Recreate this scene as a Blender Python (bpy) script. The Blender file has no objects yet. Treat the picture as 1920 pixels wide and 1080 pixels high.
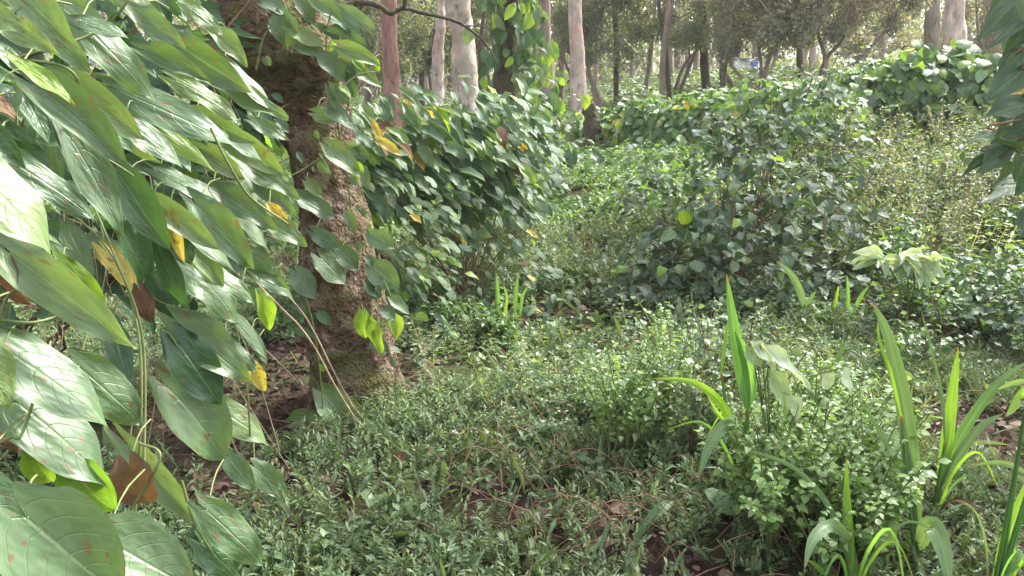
import bpy, math
import numpy as np
from mathutils import Vector, Matrix

sc = bpy.context.scene
COL = sc.collection
R = np.random.default_rng(7)
PI = math.pi

# ------------------------------------------------------------------ camera
CAM = np.array([0.0, 0.0, 1.5])
PITCH = math.radians(15.2)
F = 1507.0
cd = bpy.data.cameras.new('camera'); cam = bpy.data.objects.new('camera', cd); COL.objects.link(cam)
cam.location = CAM; cam.rotation_euler = (PI / 2 - PITCH, 0, 0)
cd.sensor_width = 36; cd.lens = 36 * F / 1920; cd.clip_end = 400; cd.clip_start = 0.05
sc.camera = cam

# ------------------------------------------------------------------ light
SUN = np.array([0.55, 0.42, 0.80]); SUN /= np.linalg.norm(SUN)
w = bpy.data.worlds.new('World'); sc.world = w; w.use_nodes = True
nt = w.node_tree; bg = nt.nodes['Background']
sky = nt.nodes.new('ShaderNodeTexSky'); sky.sky_type = 'NISHITA'; sky.sun_disc = False
sky.sun_elevation = math.asin(SUN[2]); sky.sun_rotation = math.atan2(SUN[0], SUN[1])
sky.air_density = 1.0; sky.dust_density = 4.0; sky.ozone_density = 1.0
hs = nt.nodes.new('ShaderNodeHueSaturation'); hs.inputs['Saturation'].default_value = 0.22
nt.links.new(sky.outputs[0], hs.inputs['Color']); nt.links.new(hs.outputs[0], bg.inputs['Color'])
bg.inputs['Strength'].default_value = 0.15
sl = bpy.data.lights.new('sun', 'SUN'); sl.energy = 2.3; sl.angle = math.radians(9.0); sl.color = (1, 0.955, 0.88)
so = bpy.data.objects.new('sun', sl); COL.objects.link(so)
so.rotation_euler = Vector(SUN).to_track_quat('Z', 'Y').to_euler(); so.location = (8, 6, 14)
sc.view_settings.view_transform = 'Standard'; sc.view_settings.look = 'None'
sc.view_settings.gamma = 1; sc.view_settings.use_curve_mapping = False
sc.view_settings.exposure = 2.15
sc.cycles.max_bounces = 6; sc.cycles.transparent_max_bounces = 4
sc.cycles.diffuse_bounces = 4

# ------------------------------------------------------------------ maths
def nrm(v):
    v = np.asarray(v, float); return v / (np.linalg.norm(v, axis=-1, keepdims=True) + 1e-9)
_rn = np.random.default_rng(3)
_K = _rn.normal(size=(4, 14, 3)); _P = _rn.uniform(0, 6.28, (4, 14))
def noise(p, f=1.0, s=0):
    """smooth pseudo noise about -1..1 of points (n,3)"""
    p = np.asarray(p, float) * f
    return np.sin(p @ _K[s].T * 1.6 + _P[s]).sum(-1) / 4.2
def fbm(p, f=1.0, s=0, o=3):
    a, r = 1.0, 0
    for i in range(o):
        r = r + a * noise(p, f * 2.03 ** i, (s + i) % 4); a *= 0.5
    return r
def smooth(a, b, x):
    t = np.clip((np.asarray(x, float) - a) / (b - a), 0, 1); return t * t * (3 - 2 * t)
def H(x, y):
    x = np.asarray(x, float); y = np.asarray(y, float)
    h = 0.165 * np.maximum(0, x - 0.2) * smooth(4.2, 9.5, y) * (1 - smooth(30, 60, x))
    h = np.minimum(h, 1.1 + 0.0 * x)
    p = np.stack([x, y, 0 * x], -1)
    return h + 0.035 * noise(p, 0.9, 1) + 0.012 * noise(p, 3.1, 2)
def ray(px, py):
    a = (px - 960) / F; b = (540 - py) / F
    c, s = math.cos(PITCH), math.sin(PITCH)
    return np.array([a, c + b * s, -s + b * c])
def P(px, py, Y):
    """the point seen at a pixel of the photograph at distance Y ahead of the camera"""
    d = ray(px, py); return CAM + d * (Y / d[1])
def G(px, py):
    d = ray(px, py); t = 1.0
    while t < 60:
        p = CAM + d * t
        if p[2] <= H(p[0], p[1]): return p
        t += 0.02
    return p
def gp(x, y): return np.array([x, y, float(H(x, y))])
def frames(B, D, N, L, W, T=None):
    """(n,4,4) matrices: Y along D, Z near N"""
    D = nrm(D); X = nrm(np.cross(D, N)); Z = np.cross(X, D)
    n = len(B); L = np.broadcast_to(L, (n,)); W = np.broadcast_to(W, (n,))
    M = np.zeros((n, 4, 4)); M[:, :3, 0] = X * W[:, None]; M[:, :3, 1] = D * L[:, None]
    M[:, :3, 2] = Z * ((L + W) / 2)[:, None]; M[:, :3, 3] = B; M[:, 3, 3] = 1
    return M

# ------------------------------------------------------------------ materials
def new_mat(name):
    m = bpy.data.materials.new(name); m.use_nodes = True
    n = m.node_tree.nodes; n.clear(); return m, n, m.node_tree.links
def math_(n, l, op, a, b=None, c=None):
    x = n.new('ShaderNodeMath'); x.operation = op
    for i, v in enumerate((a, b, c)):
        if v is None: continue
        if isinstance(v, (int, float)): x.inputs[i].default_value = v
        else: l.new(v, x.inputs[i])
    return x.outputs[0]
def mixc(n, l, f, a, b, t='MIX'):
    x = n.new('ShaderNodeMix'); x.data_type = 'RGBA'; x.blend_type = t
    for s, v in ((x.inputs[0], f), (x.inputs[6], a), (x.inputs[7], b)):
        if isinstance(v, (int, float)): s.default_value = v
        elif isinstance(v, tuple): s.default_value = (*v, 1) if len(v) == 3 else v
        else: l.new(v, s)
    return x.outputs[2]
def ramp(n, l, f, stops):
    x = n.new('ShaderNodeValToRGB'); l.new(f, x.inputs[0]); e = x.color_ramp.elements
    while len(e) < len(stops): e.new(0.5)
    for i, (p, c) in enumerate(stops):
        e[i].position = p; e[i].color = (*c, 1) if len(c) == 3 else c
    return x.outputs[0]
def leafmat(name, cols, rough=0.42, trans=0.3, veins=False, vein_col=(0.17, 0.26, 0.12), back=None, tcol=1.9, spots=0.0, spec=0.5, nv=7, ribs=False):
    m, n, l = new_mat(name)
    at = n.new('ShaderNodeAttribute'); at.attribute_name = 'rnd'
    oi = n.new('ShaderNodeObjectInfo'); tc = n.new('ShaderNodeTexCoord')
    r = math_(n, l, 'FRACT', math_(n, l, 'ADD', at.outputs['Fac'], oi.outputs['Random']))
    k = len(cols)
    c = ramp(n, l, r, [((i + 0.5) / k, cc) for i, cc in enumerate(cols)])
    nz = n.new('ShaderNodeTexNoise'); nz.inputs['Scale'].default_value = 3.5; nz.inputs['Detail'].default_value = 3
    l.new(tc.outputs['UV'], nz.inputs['Vector'])
    v = ramp(n, l, nz.outputs[0], [(0.3, (0.78,) * 3), (0.7, (1.22,) * 3)])
    c = mixc(n, l, 1.0, c, v, 'MULTIPLY')
    bump = None
    if veins:
        sp = n.new('ShaderNodeSeparateXYZ'); l.new(tc.outputs['UV'], sp.inputs[0])
        a = math_(n, l, 'ABSOLUTE', math_(n, l, 'SUBTRACT', math_(n, l, 'MULTIPLY', sp.outputs[0], 2.0), 1.0))
        t0 = math_(n, l, 'SUBTRACT', sp.outputs[1], math_(n, l, 'MULTIPLY', math_(n, l, 'POWER', a, 1.2), 0.34))
        ph = math_(n, l, 'MULTIPLY', t0, 2 * PI * nv)
        cs = math_(n, l, 'COSINE', ph)                      # 1 on a side vein
        lat = math_(n, l, 'MULTIPLY', math_(n, l, 'POWER', math_(n, l, 'MAXIMUM', cs, 0.0), 26.0), math_(n, l, 'SUBTRACT', 1.0, math_(n, l, 'POWER', a, 2.0)))
        mid = math_(n, l, 'SUBTRACT', 1.0, math_(n, l, 'MINIMUM', math_(n, l, 'MULTIPLY', a, 15.0), 1.0))
        f = math_(n, l, 'MINIMUM', math_(n, l, 'ADD', math_(n, l, 'MULTIPLY', lat, 0.12), math_(n, l, 'MULTIPLY', mid, 0.6)), 1.0)
        c = mixc(n, l, f, c, vein_col)
        hgt = math_(n, l, 'ADD', math_(n, l, 'MULTIPLY', lat, -0.2), math_(n, l, 'MULTIPLY', mid, -0.35))
        nz2 = n.new('ShaderNodeTexNoise'); nz2.inputs['Scale'].default_value = 4; l.new(tc.outputs['UV'], nz2.inputs['Vector'])
        hgt = math_(n, l, 'ADD', hgt, math_(n, l, 'MULTIPLY', nz2.outputs[0], 1.6))
        bp = n.new('ShaderNodeBump'); bp.inputs['Strength'].default_value = 0.6; bp.inputs['Distance'].default_value = 0.006
        l.new(hgt, bp.inputs['Height']); bump = bp.outputs[0]
    if spots:
        ns = n.new('ShaderNodeTexNoise'); ns.inputs['Scale'].default_value = 7; ns.inputs['Detail'].default_value = 4
        mp = n.new('ShaderNodeMapping'); l.new(tc.outputs['UV'], mp.inputs[0]); cb = n.new('ShaderNodeCombineXYZ')
        l.new(math_(n, l, 'MULTIPLY', r, 37.0), cb.inputs[0]); l.new(math_(n, l, 'MULTIPLY', r, 91.0), cb.inputs[1]); l.new(cb.outputs[0], mp.inputs[1])
        l.new(mp.outputs[0], ns.inputs['Vector'])
        fs = ramp(n, l, ns.outputs[0], [(1 - spots, (0, 0, 0)), (1 - spots + 0.04, (1, 1, 1))])
        c = mixc(n, l, math_(n, l, 'MULTIPLY', fs, 0.8), c, (0.13, 0.07, 0.025))
    if ribs:
        sp = n.new('ShaderNodeSeparateXYZ'); l.new(tc.outputs['UV'], sp.inputs[0])
        rb = math_(n, l, 'SINE', math_(n, l, 'MULTIPLY', sp.outputs[0], 75.0)); mr = math_(n, l, 'SUBTRACT', 1.0, math_(n, l, 'MINIMUM', math_(n, l, 'MULTIPLY', math_(n, l, 'ABSOLUTE', math_(n, l, 'SUBTRACT', sp.outputs[0], .5)), 16.0), 1.0))
        c = mixc(n, l, math_(n, l, 'MULTIPLY', mr, .55), c, (.25, .34, .13)); c = mixc(n, l, math_(n, l, 'ADD', math_(n, l, 'MULTIPLY', rb, .09), .09), c, (.2, .32, .12))
        nb = n.new('ShaderNodeTexNoise'); nb.inputs['Scale'].default_value = 2; l.new(tc.outputs['Object'], nb.inputs['Vector'])
        tip = math_(n, l, 'GREATER_THAN', math_(n, l, 'ADD', sp.outputs[1], math_(n, l, 'MULTIPLY', math_(n, l, 'SUBTRACT', nz.outputs[0], .5), .25)), .95)
        c = mixc(n, l, tip, c, (.22, .15, .06))
        bp = n.new('ShaderNodeBump'); bp.inputs['Strength'].default_value = .5; bp.inputs['Distance'].default_value = .001; l.new(rb, bp.inputs['Height']); bump = bp.outputs[0]
    ge = n.new('ShaderNodeNewGeometry')
    bk = mixc(n, l, 1.0, c, back or (1.35, 1.3, 1.3), 'MULTIPLY')
    cb2 = mixc(n, l, ge.outputs['Backfacing'], c, bk)
    b = n.new('ShaderNodeBsdfPrincipled'); l.new(cb2, b.inputs['Base Color'])
    b.inputs['Roughness'].default_value = rough; b.inputs['Specular IOR Level'].default_value = spec
    t = n.new('ShaderNodeBsdfTranslucent'); l.new(mixc(n, l, 1.0, c, (tcol * 1.15, tcol * 1.05, tcol * 0.45), 'MULTIPLY'), t.inputs[0])
    if bump: l.new(bump, b.inputs['Normal'])
    mx = n.new('ShaderNodeMixShader'); mx.inputs[0].default_value = trans
    o = n.new('ShaderNodeOutputMaterial'); l.new(b.outputs[0], mx.inputs[1]); l.new(t.outputs[0], mx.inputs[2]); l.new(mx.outputs[0], o.inputs[0])
    return m
def barkmat(name, base, patch, moss, mossamt=0.5, scale=1.0, stretch=3.0, bump=0.02, patchlo=0.5, red=None):
    m, n, l = new_mat(name)
    tc = n.new('ShaderNodeTexCoord'); mp = n.new('ShaderNodeMapping'); mp.inputs['Scale'].default_value = (1, 1, 1 / stretch)
    l.new(tc.outputs['Object'], mp.inputs[0])
    def nz(s, d=6, v=None, rg=0.6):
        x = n.new('ShaderNodeTexNoise'); x.inputs['Scale'].default_value = s * scale; x.inputs['Detail'].default_value = d
        x.inputs['Roughness'].default_value = rg; l.new(v or mp.outputs[0], x.inputs['Vector']); return x.outputs[0]
    f1 = nz(22); f2 = nz(6, 5, tc.outputs['Object']); f3 = nz(3, 6, tc.outputs['Object']); f4 = nz(60, 3)
    dark = tuple(x * 0.35 for x in base)
    c = ramp(n, l, f1, [(0.32, dark), (0.5, base), (0.72, tuple(min(1, x * 1.5) for x in base))])
    c = mixc(n, l, ramp(n, l, f2, [(patchlo, (0, 0, 0)), (patchlo + 0.08, (1, 1, 1))]), c, mixc(n, l, f4, tuple(x * 0.5 for x in patch), patch))
    if red: c = mixc(n, l, ramp(n, l, nz(2.3, 4, tc.outputs['Object']), [(0.5, (0, 0, 0)), (0.62, (0.8,) * 3)]), c, red)
    c = mixc(n, l, math_(n, l, 'MULTIPLY', ramp(n, l, f3, [(0.48, (0, 0, 0)), (0.6, (1, 1, 1))]), mossamt), c, moss)
    vo = n.new('ShaderNodeTexVoronoi'); vo.feature = 'DISTANCE_TO_EDGE'; vo.inputs['Scale'].default_value = 26 * scale; l.new(mp.outputs[0], vo.inputs['Vector'])
    h = math_(n, l, 'ADD', math_(n, l, 'MULTIPLY', vo.outputs[0], 1.0), math_(n, l, 'MULTIPLY', f1, 1.2))
    bp = n.new('ShaderNodeBump'); bp.inputs['Strength'].default_value = 0.9; bp.inputs['Distance'].default_value = bump
    l.new(h, bp.inputs['Height'])
    b = n.new('ShaderNodeBsdfPrincipled'); l.new(c, b.inputs['Base Color']); b.inputs['Roughness'].default_value = 0.9; b.inputs['Specular IOR Level'].default_value = 0.2
    l.new(bp.outputs[0], b.inputs['Normal']); o = n.new('ShaderNodeOutputMaterial'); l.new(b.outputs[0], o.inputs[0])
    return m
def plain(name, c, c2=None, rough=0.8, sc_=20.0):
    m, n, l = new_mat(name); tc = n.new('ShaderNodeTexCoord')
    x = n.new('ShaderNodeTexNoise'); x.inputs['Scale'].default_value = sc_; x.inputs['Detail'].default_value = 5; l.new(tc.outputs['Object'], x.inputs['Vector'])
    cc = ramp(n, l, x.outputs[0], [(0.35, c), (0.65, c2 or tuple(v * 1.6 for v in c))])
    b = n.new('ShaderNodeBsdfPrincipled'); l.new(cc, b.inputs['Base Color']); b.inputs['Roughness'].default_value = rough; b.inputs['Specular IOR Level'].default_value = 0.3
    o = n.new('ShaderNodeOutputMaterial'); l.new(b.outputs[0], o.inputs[0]); return m

MAT = dict(
    big=leafmat('vine_leaf', [(0.062, 0.115, 0.05), (0.085, 0.15, 0.058), (0.075, 0.135, 0.065), (0.125, 0.19, 0.06), (0.10, 0.165, 0.075)], 0.43, 0.24, True, spots=0.39, spec=0.6),
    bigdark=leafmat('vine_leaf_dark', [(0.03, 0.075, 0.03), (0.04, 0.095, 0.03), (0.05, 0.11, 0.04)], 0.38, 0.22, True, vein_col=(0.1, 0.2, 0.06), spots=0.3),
    lime=leafmat('vine_leaf_lime', [(0.15, 0.25, 0.03), (0.2, 0.3, 0.05), (0.11, 0.22, 0.03)], 0.4, 0.42, True, vein_col=(0.3, 0.38, 0.12), spots=0.35),
    yellow=leafmat('yellow_leaf', [(0.52, 0.38, 0.04), (0.45, 0.32, 0.06), (0.42, 0.36, 0.08)], 0.5, 0.35, True, vein_col=(0.5, 0.42, 0.15), tcol=1.2, spots=0.42),
    brown=leafmat('dead_leaf', [(0.12, 0.07, 0.045), (0.2, 0.13, 0.075), (0.09, 0.05, 0.035), (0.15, 0.085, 0.055)], 0.75, 0.2, True, vein_col=(0.1, 0.05, 0.02), tcol=1.1, spec=0.2),
    mid=leafmat('thicket_leaf', [(0.06, 0.11, 0.06), (0.08, 0.135, 0.065), (0.07, 0.125, 0.08), (0.11, 0.17, 0.07), (0.10, 0.155, 0.09)], 0.5, 0.28, True, nv=6, spec=0.4),
    shrub=leafmat('shrub_leaf', [(0.04, 0.078, 0.04), (0.056, 0.10, 0.052), (0.052, 0.092, 0.06), (0.085, 0.14, 0.06)], 0.5, 0.13, True, nv=6, spec=0.4),
    hedge=leafmat('creeper_leaf', [(0.05, 0.11, 0.04), (0.08, 0.16, 0.05), (0.12, 0.21, 0.06), (0.07, 0.14, 0.07), (0.16, 0.25, 0.05)], 0.42, 0.32, True, nv=6, spec=0.5),
    bush=leafmat('bush_leaf', [(0.05, 0.11, 0.045), (0.09, 0.17, 0.055), (0.13, 0.22, 0.07), (0.07, 0.135, 0.06)], 0.45, 0.3),
    weed=leafmat('weed_leaf', [(0.075, 0.13, 0.06), (0.10, 0.165, 0.07), (0.14, 0.21, 0.095), (0.095, 0.155, 0.085)], 0.4, 0.35),
    cover=leafmat('ground_cover_leaf', [(0.065, 0.11, 0.052), (0.09, 0.145, 0.065), (0.08, 0.135, 0.07), (0.13, 0.19, 0.09), (0.15, 0.19, 0.08)], 0.55, 0.25),
    bright=leafmat('sun_tinted_weed_leaf', [(0.13, 0.22, 0.07), (0.18, 0.28, 0.10), (0.28, 0.36, 0.2), (0.19, 0.31, 0.08), (0.10, 0.18, 0.06)], 0.35, 0.35),  # weed greens lightened, partly whitish: sunlight and glare put into the leaf colour
    scrub=leafmat('scrub_leaf', [(0.12, 0.18, 0.08), (0.16, 0.22, 0.10), (0.2, 0.25, 0.14), (0.09, 0.15, 0.07), (0.23, 0.23, 0.15)], 0.5, 0.35),
    grass=leafmat('grass_blade', [(0.07, 0.17, 0.04), (0.09, 0.20, 0.045), (0.075, 0.16, 0.06)], 0.38, 0.42, tcol=2.3, ribs=True),
    pale=leafmat('pale_leaf', [(0.3, 0.38, 0.27), (0.38, 0.45, 0.34), (0.24, 0.34, 0.2)], 0.35, 0.25, True, vein_col=(0.25, 0.32, 0.2)),
    olive=leafmat('woodland_foliage', [(0.11, 0.155, 0.095), (0.15, 0.19, 0.125), (0.2, 0.22, 0.16), (0.27, 0.27, 0.21), (0.10, 0.15, 0.085)], 0.55, 0.4),
    twiggy=leafmat('dry_foliage', [(0.25, 0.24, 0.19), (0.19, 0.21, 0.15), (0.34, 0.31, 0.26), (0.16, 0.2, 0.13)], 0.6, 0.35, tcol=1.3),
    litter=leafmat('litter_leaf', [(0.07, 0.04, 0.033), (0.11, 0.06, 0.047), (0.045, 0.026, 0.022), (0.16, 0.105, 0.075), (0.06, 0.036, 0.032)], 0.7, 0.05, tcol=1.0, spec=0.25),
    stem=plain('green_stem', (0.09, 0.14, 0.04), (0.16, 0.17, 0.07), 0.5),
    brownstem=plain('brown_stem', (0.10, 0.055, 0.035), (0.2, 0.12, 0.08), 0.7),
    dry=plain('dry_vine', (0.2, 0.15, 0.09), (0.34, 0.27, 0.17), 0.7),
    bark=barkmat('mossy_bark', (0.125, 0.08, 0.055), (0.38, 0.29, 0.225), (0.10, 0.10, 0.03), 0.85, 1.9, 1.2, 0.028, 0.5),
    darkbark=barkmat('dark_bark', (0.085, 0.062, 0.048), (0.13, 0.11, 0.08), (0.05, 0.07, 0.02), 0.6, 1.2, 3.0, 0.02),
    redbark=barkmat('red_bark', (0.26, 0.13, 0.11), (0.36, 0.21, 0.18), (0.16, 0.10, 0.08), 0.4, 0.7, 6.0, 0.03),
    palebark=barkmat('pale_bark', (0.42, 0.34, 0.31), (0.52, 0.46, 0.42), (0.17, 0.15, 0.10), 0.45, 0.5, 1.5, 0.01, red=(0.36, 0.21, 0.16)),
    pinkbark=barkmat('pink_bark', (0.5, 0.38, 0.34), (0.62, 0.54, 0.50), (0.2, 0.14, 0.11), 0.35, 0.5, 3, 0.01, red=(0.4, 0.22, 0.17)),
    greybark=barkmat('grey_bark', (0.24, 0.18, 0.15), (0.33, 0.28, 0.24), (0.13, 0.11, 0.08), 0.4, 0.8, 4, 0.01),
)

# ------------------------------------------------------------------ geometry
WID = dict(
    cordate=([0, .06, .15, .27, .4, .55, .7, .83, .93, 1], [.5, .80, .95, 1, .985, .88, .70, .44, .19, 0]),
    ovate=([0, .06, .15, .3, .45, .6, .75, .88, .96, 1], [.0, .42, .76, .99, 1, .84, .56, .27, .1, 0]),
    lance=([0, .1, .3, .45, .6, .8, .93, 1], [.03, .5, .95, 1, .9, .52, .2, 0]))
def leaf_geo(kind, nu, nt_, fold=.2, droop=.25, wave=.05, twist=0.0, lobe=.2, ph=0.0):
    vs = np.linspace(-1, 1, 2 * nu + 1); ts = np.linspace(0, 1, nt_ + 1) ** 0.9
    tt, ww = WID[kind]; lobe = lobe if kind == 'cordate' else 0
    V, T = np.meshgrid(vs, ts); a = np.abs(V); W = np.interp(T, tt, ww) * 0.5
    x = V * W
    y = T - lobe * np.sin(PI * np.minimum(a * 0.86, 1)) * (1 - T) ** 3
    z = fold * a ** 1.4 * W - droop * T ** 2 + wave * a ** 2 * np.sin(2 * PI * (1.7 * T) + ph + 1.3 * np.sign(V))
    y = y * (1 - 0.35 * droop * T)
    an = twist * T; x, z = x * np.cos(an) - z * np.sin(an), x * np.sin(an) + z * np.cos(an)
    v = np.stack([x, y, z], -1).reshape(-1, 3); uv = np.stack([V * .5 + .5, T], -1).reshape(-1, 2)
    c = 2 * nu + 1; f = []
    for i in range(nt_):
        for j in range(2 * nu):
            p = i * c + j; f.append((p, p + 1, p + 1 + c, p + c))
    return v, np.array(f), uv, np.zeros(len(v))
def tube_geo(pts, r0, r1, sides=5):
    pts = np.asarray(pts, float); n = len(pts)
    t = nrm(np.gradient(pts, axis=0)); ref = np.array([0.3, 0.2, 1.0]) if abs(t[:, 2].mean()) < .8 else np.array([1.0, .2, 0])
    a = nrm(np.cross(t, ref)); b = np.cross(t, a); r = np.linspace(r0, r1, n)
    ang = np.linspace(0, 2 * PI, sides, endpoint=False)
    v = pts[:, None] + r[:, None, None] * (np.cos(ang)[None, :, None] * a[:, None] + np.sin(ang)[None, :, None] * b[:, None])
    uv = np.stack(np.meshgrid(ang / 6.28, np.linspace(0, 1, n)), -1).reshape(-1, 2)
    f = [(i * sides + j, i * sides + (j + 1) % sides, (i + 1) * sides + (j + 1) % sides, (i + 1) * sides + j) for i in range(n - 1) for j in range(sides)]
    return v.reshape(-1, 3), np.array(f), uv, np.zeros(n * sides)
def spline(pts, n):
    pts = np.asarray(pts, float); m = len(pts)
    if m == 2: return pts[0] + np.linspace(0, 1, n)[:, None] * (pts[1] - pts[0])
    ext = np.vstack([2 * pts[0] - pts[1], pts, 2 * pts[-1] - pts[-2]]); u = np.linspace(0, m - 1 - 1e-6, n); i = u.astype(int); t = (u - i)[:, None]
    p0, p1, p2, p3 = ext[i], ext[i + 1], ext[i + 2], ext[i + 3]
    return .5 * (2 * p1 + (p2 - p0) * t + (2 * p0 - 5 * p1 + 4 * p2 - p3) * t ** 2 + (3 * p1 - p0 - 3 * p2 + p3) * t ** 3)
class Acc:
    """collects instances of small geometries (all quads or all tris) into one mesh"""
    def __init__(s): s.v = []; s.f = []; s.uv = []; s.r = []; s.n = 0; s.tri = 0
    def add(s, geo, M=None, rnd=None):
        v, f, uv, r0 = geo
        if M is None: M = np.eye(4)[None]
        M = np.asarray(M); k = len(M)
        if k == 0: return
        if rnd is None: rnd = R.random(k)
        V = np.einsum('kij,nj->kni', M[:, :3, :3], v) + M[:, None, :3, 3]
        s.v.append(V.reshape(-1, 3)); s.f.append((f[None] + (np.arange(k) * len(v))[:, None, None] + s.n).reshape(-1, f.shape[1]))
        s.uv.append(np.tile(uv, (k, 1))); s.r.append((rnd[:, None] + r0[None]).reshape(-1)); s.n += k * len(v)
        s.tri += k * len(f) * (f.shape[1] - 2)
    def mesh(s, name, mat, origin=(0, 0, 0), smoothf=True):
        v = np.vstack(s.v) - np.asarray(origin); uv = np.vstack(s.uv); r = np.concatenate(s.r) % 1.0
        me = bpy.data.meshes.new(name); me.vertices.add(len(v)); me.vertices.foreach_set('co', v.astype(np.float32).ravel())
        loops = np.concatenate([f.ravel() for f in s.f]).astype(np.int32)
        tot = np.concatenate([np.full(len(f), f.shape[1], np.int32) for f in s.f]); st = np.concatenate([[0], np.cumsum(tot)[:-1]]).astype(np.int32)
        me.loops.add(len(loops)); me.loops.foreach_set('vertex_index', loops)
        me.polygons.add(len(tot)); me.polygons.foreach_set('loop_start', st); me.polygons.foreach_set('loop_total', tot)
        if smoothf: me.polygons.foreach_set('use_smooth', np.ones(len(tot), bool))
        me.update(calc_edges=True)
        ul = me.uv_layers.new(name='UVMap'); ul.data.foreach_set('uv', uv[loops].astype(np.float32).ravel())
        at = me.attributes.new('rnd', 'FLOAT', 'POINT'); at.data.foreach_set('value', r.astype(np.float32))
        me.materials.append(mat); return me
TRI = [0]
def link(name, data, parent=None, loc=None):
    o = bpy.data.objects.new(name, data); COL.objects.link(o)
    if parent is not None: o.parent = parent
    if loc is not None: o.location = loc
    return o
def thing(name, loc, label, cat, group=None):
    o = link(name, None, None, Vector([float(a) for a in loc])); o.empty_display_size = .1
    o['label'] = label; o['category'] = cat
    if group: o['group'] = group
    return o
def part(name, acc, mat, root, stuff=False, label=None, smoothf=True):
    TRI[0] += acc.tri
    o = link(name, acc.mesh(name, mat, root.location[:], smoothf), root)
    if stuff: o['kind'] = 'stuff'
    if label: o['label'] = label
    return o
def stuffobj(name, acc, mat, label, cat):
    TRI[0] += acc.tri
    o = link(name, acc.mesh(name, mat)); o['kind'] = 'stuff'; o['label'] = label; o['category'] = cat; return o
def single(geo): a = Acc(); a.add(geo, rnd=np.zeros(1)); return a

# shared leaf meshes: LIB[kind, detail, material] -> variants
LIB = {}
GEO = {}
for kind in ('cordate', 'ovate', 'lance'):
    for det, (nu, nt_) in dict(hi=(4, 11), med=(2, 7), lo=(1, 4)).items():
        GEO[kind, det] = [leaf_geo(kind, nu, nt_, R.uniform(-.05, .6), R.uniform(.02, .5), R.uniform(.02, .09), R.uniform(-.5, .5), R.uniform(.18, .32), R.uniform(0, 6)) for _ in range(7)]
def leafmesh(kind, det, mk):
    key = (kind, det, mk)
    if key not in LIB: LIB[key] = [single(g).mesh('leaf', MAT[mk]) for g in GEO[kind, det]]
    L = LIB[key]; return L[R.integers(len(L))]
def add_leaf(root, M, kind, det, mk, label=None):
    o = link('leaf', leafmesh(kind, det, mk), root); M = Matrix(M.tolist()); M.translation -= root.location
    o.matrix_basis = M
    if label: o['label'] = label
    return o
def pick(mats, n):
    ks = list(mats); p = np.array([mats[k] for k in ks], float); return [ks[i] for i in R.choice(len(ks), n, p=p / p.sum())]
def scatter_leaves(root, M, kind, det, mats, nobj=300, stuffname='foliage', front=None):
    """the leaves that show largest as parts, the rest joined into one part of stuff"""
    M = np.asarray(M); c = M[:, :3, 3] + M[:, :3, 1] * .5; size = np.linalg.norm(M[:, :3, 1], axis=1)
    d = np.linalg.norm(c - CAM, axis=1); score = size / d * (1.0 if front is None else front)
    order = np.argsort(-score); mk = pick(mats, len(M))
    for i in order[:nobj]: add_leaf(root, M[i], kind, det, mk[i]); TRI[0] += 0
    rest = order[nobj:]
    if len(rest):
        by = {}
        for i in rest: by.setdefault(mk[i], []).append(i)
        for k, idx in by.items():
            a = Acc(); idx = np.array(idx); vr = R.integers(0, 7, len(idx))
            for q in range(7): a.add(GEO[kind, 'lo'][q], M[idx[vr == q]])
            part(stuffname, a, MAT[k], root, True)
def jit(n, s): return R.normal(size=(n, 3)) * s
def clump_points(c, r, n, lo=.72, hi=1.05, up=-1.0, seed=0, rough=.28):
    """points and outward normals on the ragged shell of an ellipsoid"""
    c = np.asarray(c, float); r = np.asarray(r, float)
    d = nrm(R.normal(size=(n * 3, 3))); d = d[d[:, 2] > up][:n]
    k = R.uniform(lo ** 3, hi ** 3, len(d)) ** (1 / 3) * (1 + rough * noise(d * 2.2 + seed * 3.1, 1.0, seed % 4) + rough * .5 * noise(d * 5 + seed, 1, (seed + 1) % 4))
    p = c + d * r * k[:, None]; ok = p[:, 2] > H(p[:, 0], p[:, 1]) + .02
    return p[ok], nrm(d / r)[ok]
def shoots(M, n, L, out=(.25, .6), nl=9, up=.35, droop=.6, seedk=0):
    """leafy shoots trailing off the outermost leaves of a clump: leaf frames and stem geometry"""
    M = np.asarray(M); c = M[:, :3, 3]; mid_ = c.mean(0); far = np.linalg.norm((c - mid_) / (c.std(0) + 1e-6), axis=1) * (.6 + .8 * R.random(len(c))); idx = np.argsort(-far)[:n]
    a = Acc(); out_ = []
    for i in idx:
        s0 = c[i]; d = nrm(nrm(s0 - mid_) + R.normal(size=3) * .35 + [0, -.15, up]); ln = R.uniform(*out); e = s0 + d * ln; m = (s0 + e) / 2 + [0, 0, .12 * ln]; e = e - [0, 0, droop * ln * R.uniform(.2, 1)]
        if e[2] < H(e[0], e[1]) + .03: e[2] = H(e[0], e[1]) + .05
        q = spline([s0 - d * .1, s0, m, e], 14); a.add(tube_geo(q, .0035, .0015, 4)); u = np.linspace(3, 13, nl)
        for j, uu in enumerate(u):
            b = q[int(uu)]; t = nrm(q[min(13, int(uu) + 1)] - q[max(0, int(uu) - 1)]); sd = nrm(np.cross(t, [0, 0, 1.0])) * (1 if j % 2 else -1)
            LL = L * R.uniform(.55, 1.0) * (1.05 - .4 * j / nl); out_.append(frames(b[None], nrm(sd + t * .6 + [0, 0, -.3] + R.normal(size=3) * .2)[None], nrm(np.array([[0, -.3, 1.0]]) + jit(1, .25)), LL, LL * R.uniform(.45, .65))[0])
    return out_, a
def twigs(base, targets, r0, r1, sag=.15, n=7, sides=4):
    a = Acc()
    for t in targets:
        m = (base + t) / 2 + R.normal(size=3) * sag * np.linalg.norm(t - base) + np.array([0, 0, .1 * np.linalg.norm(t - base)])
        a.add(tube_geo(spline([base + R.normal(size=3) * [.05, .05, .0], m, t], n), r0, r1, sides))
    return a

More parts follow.
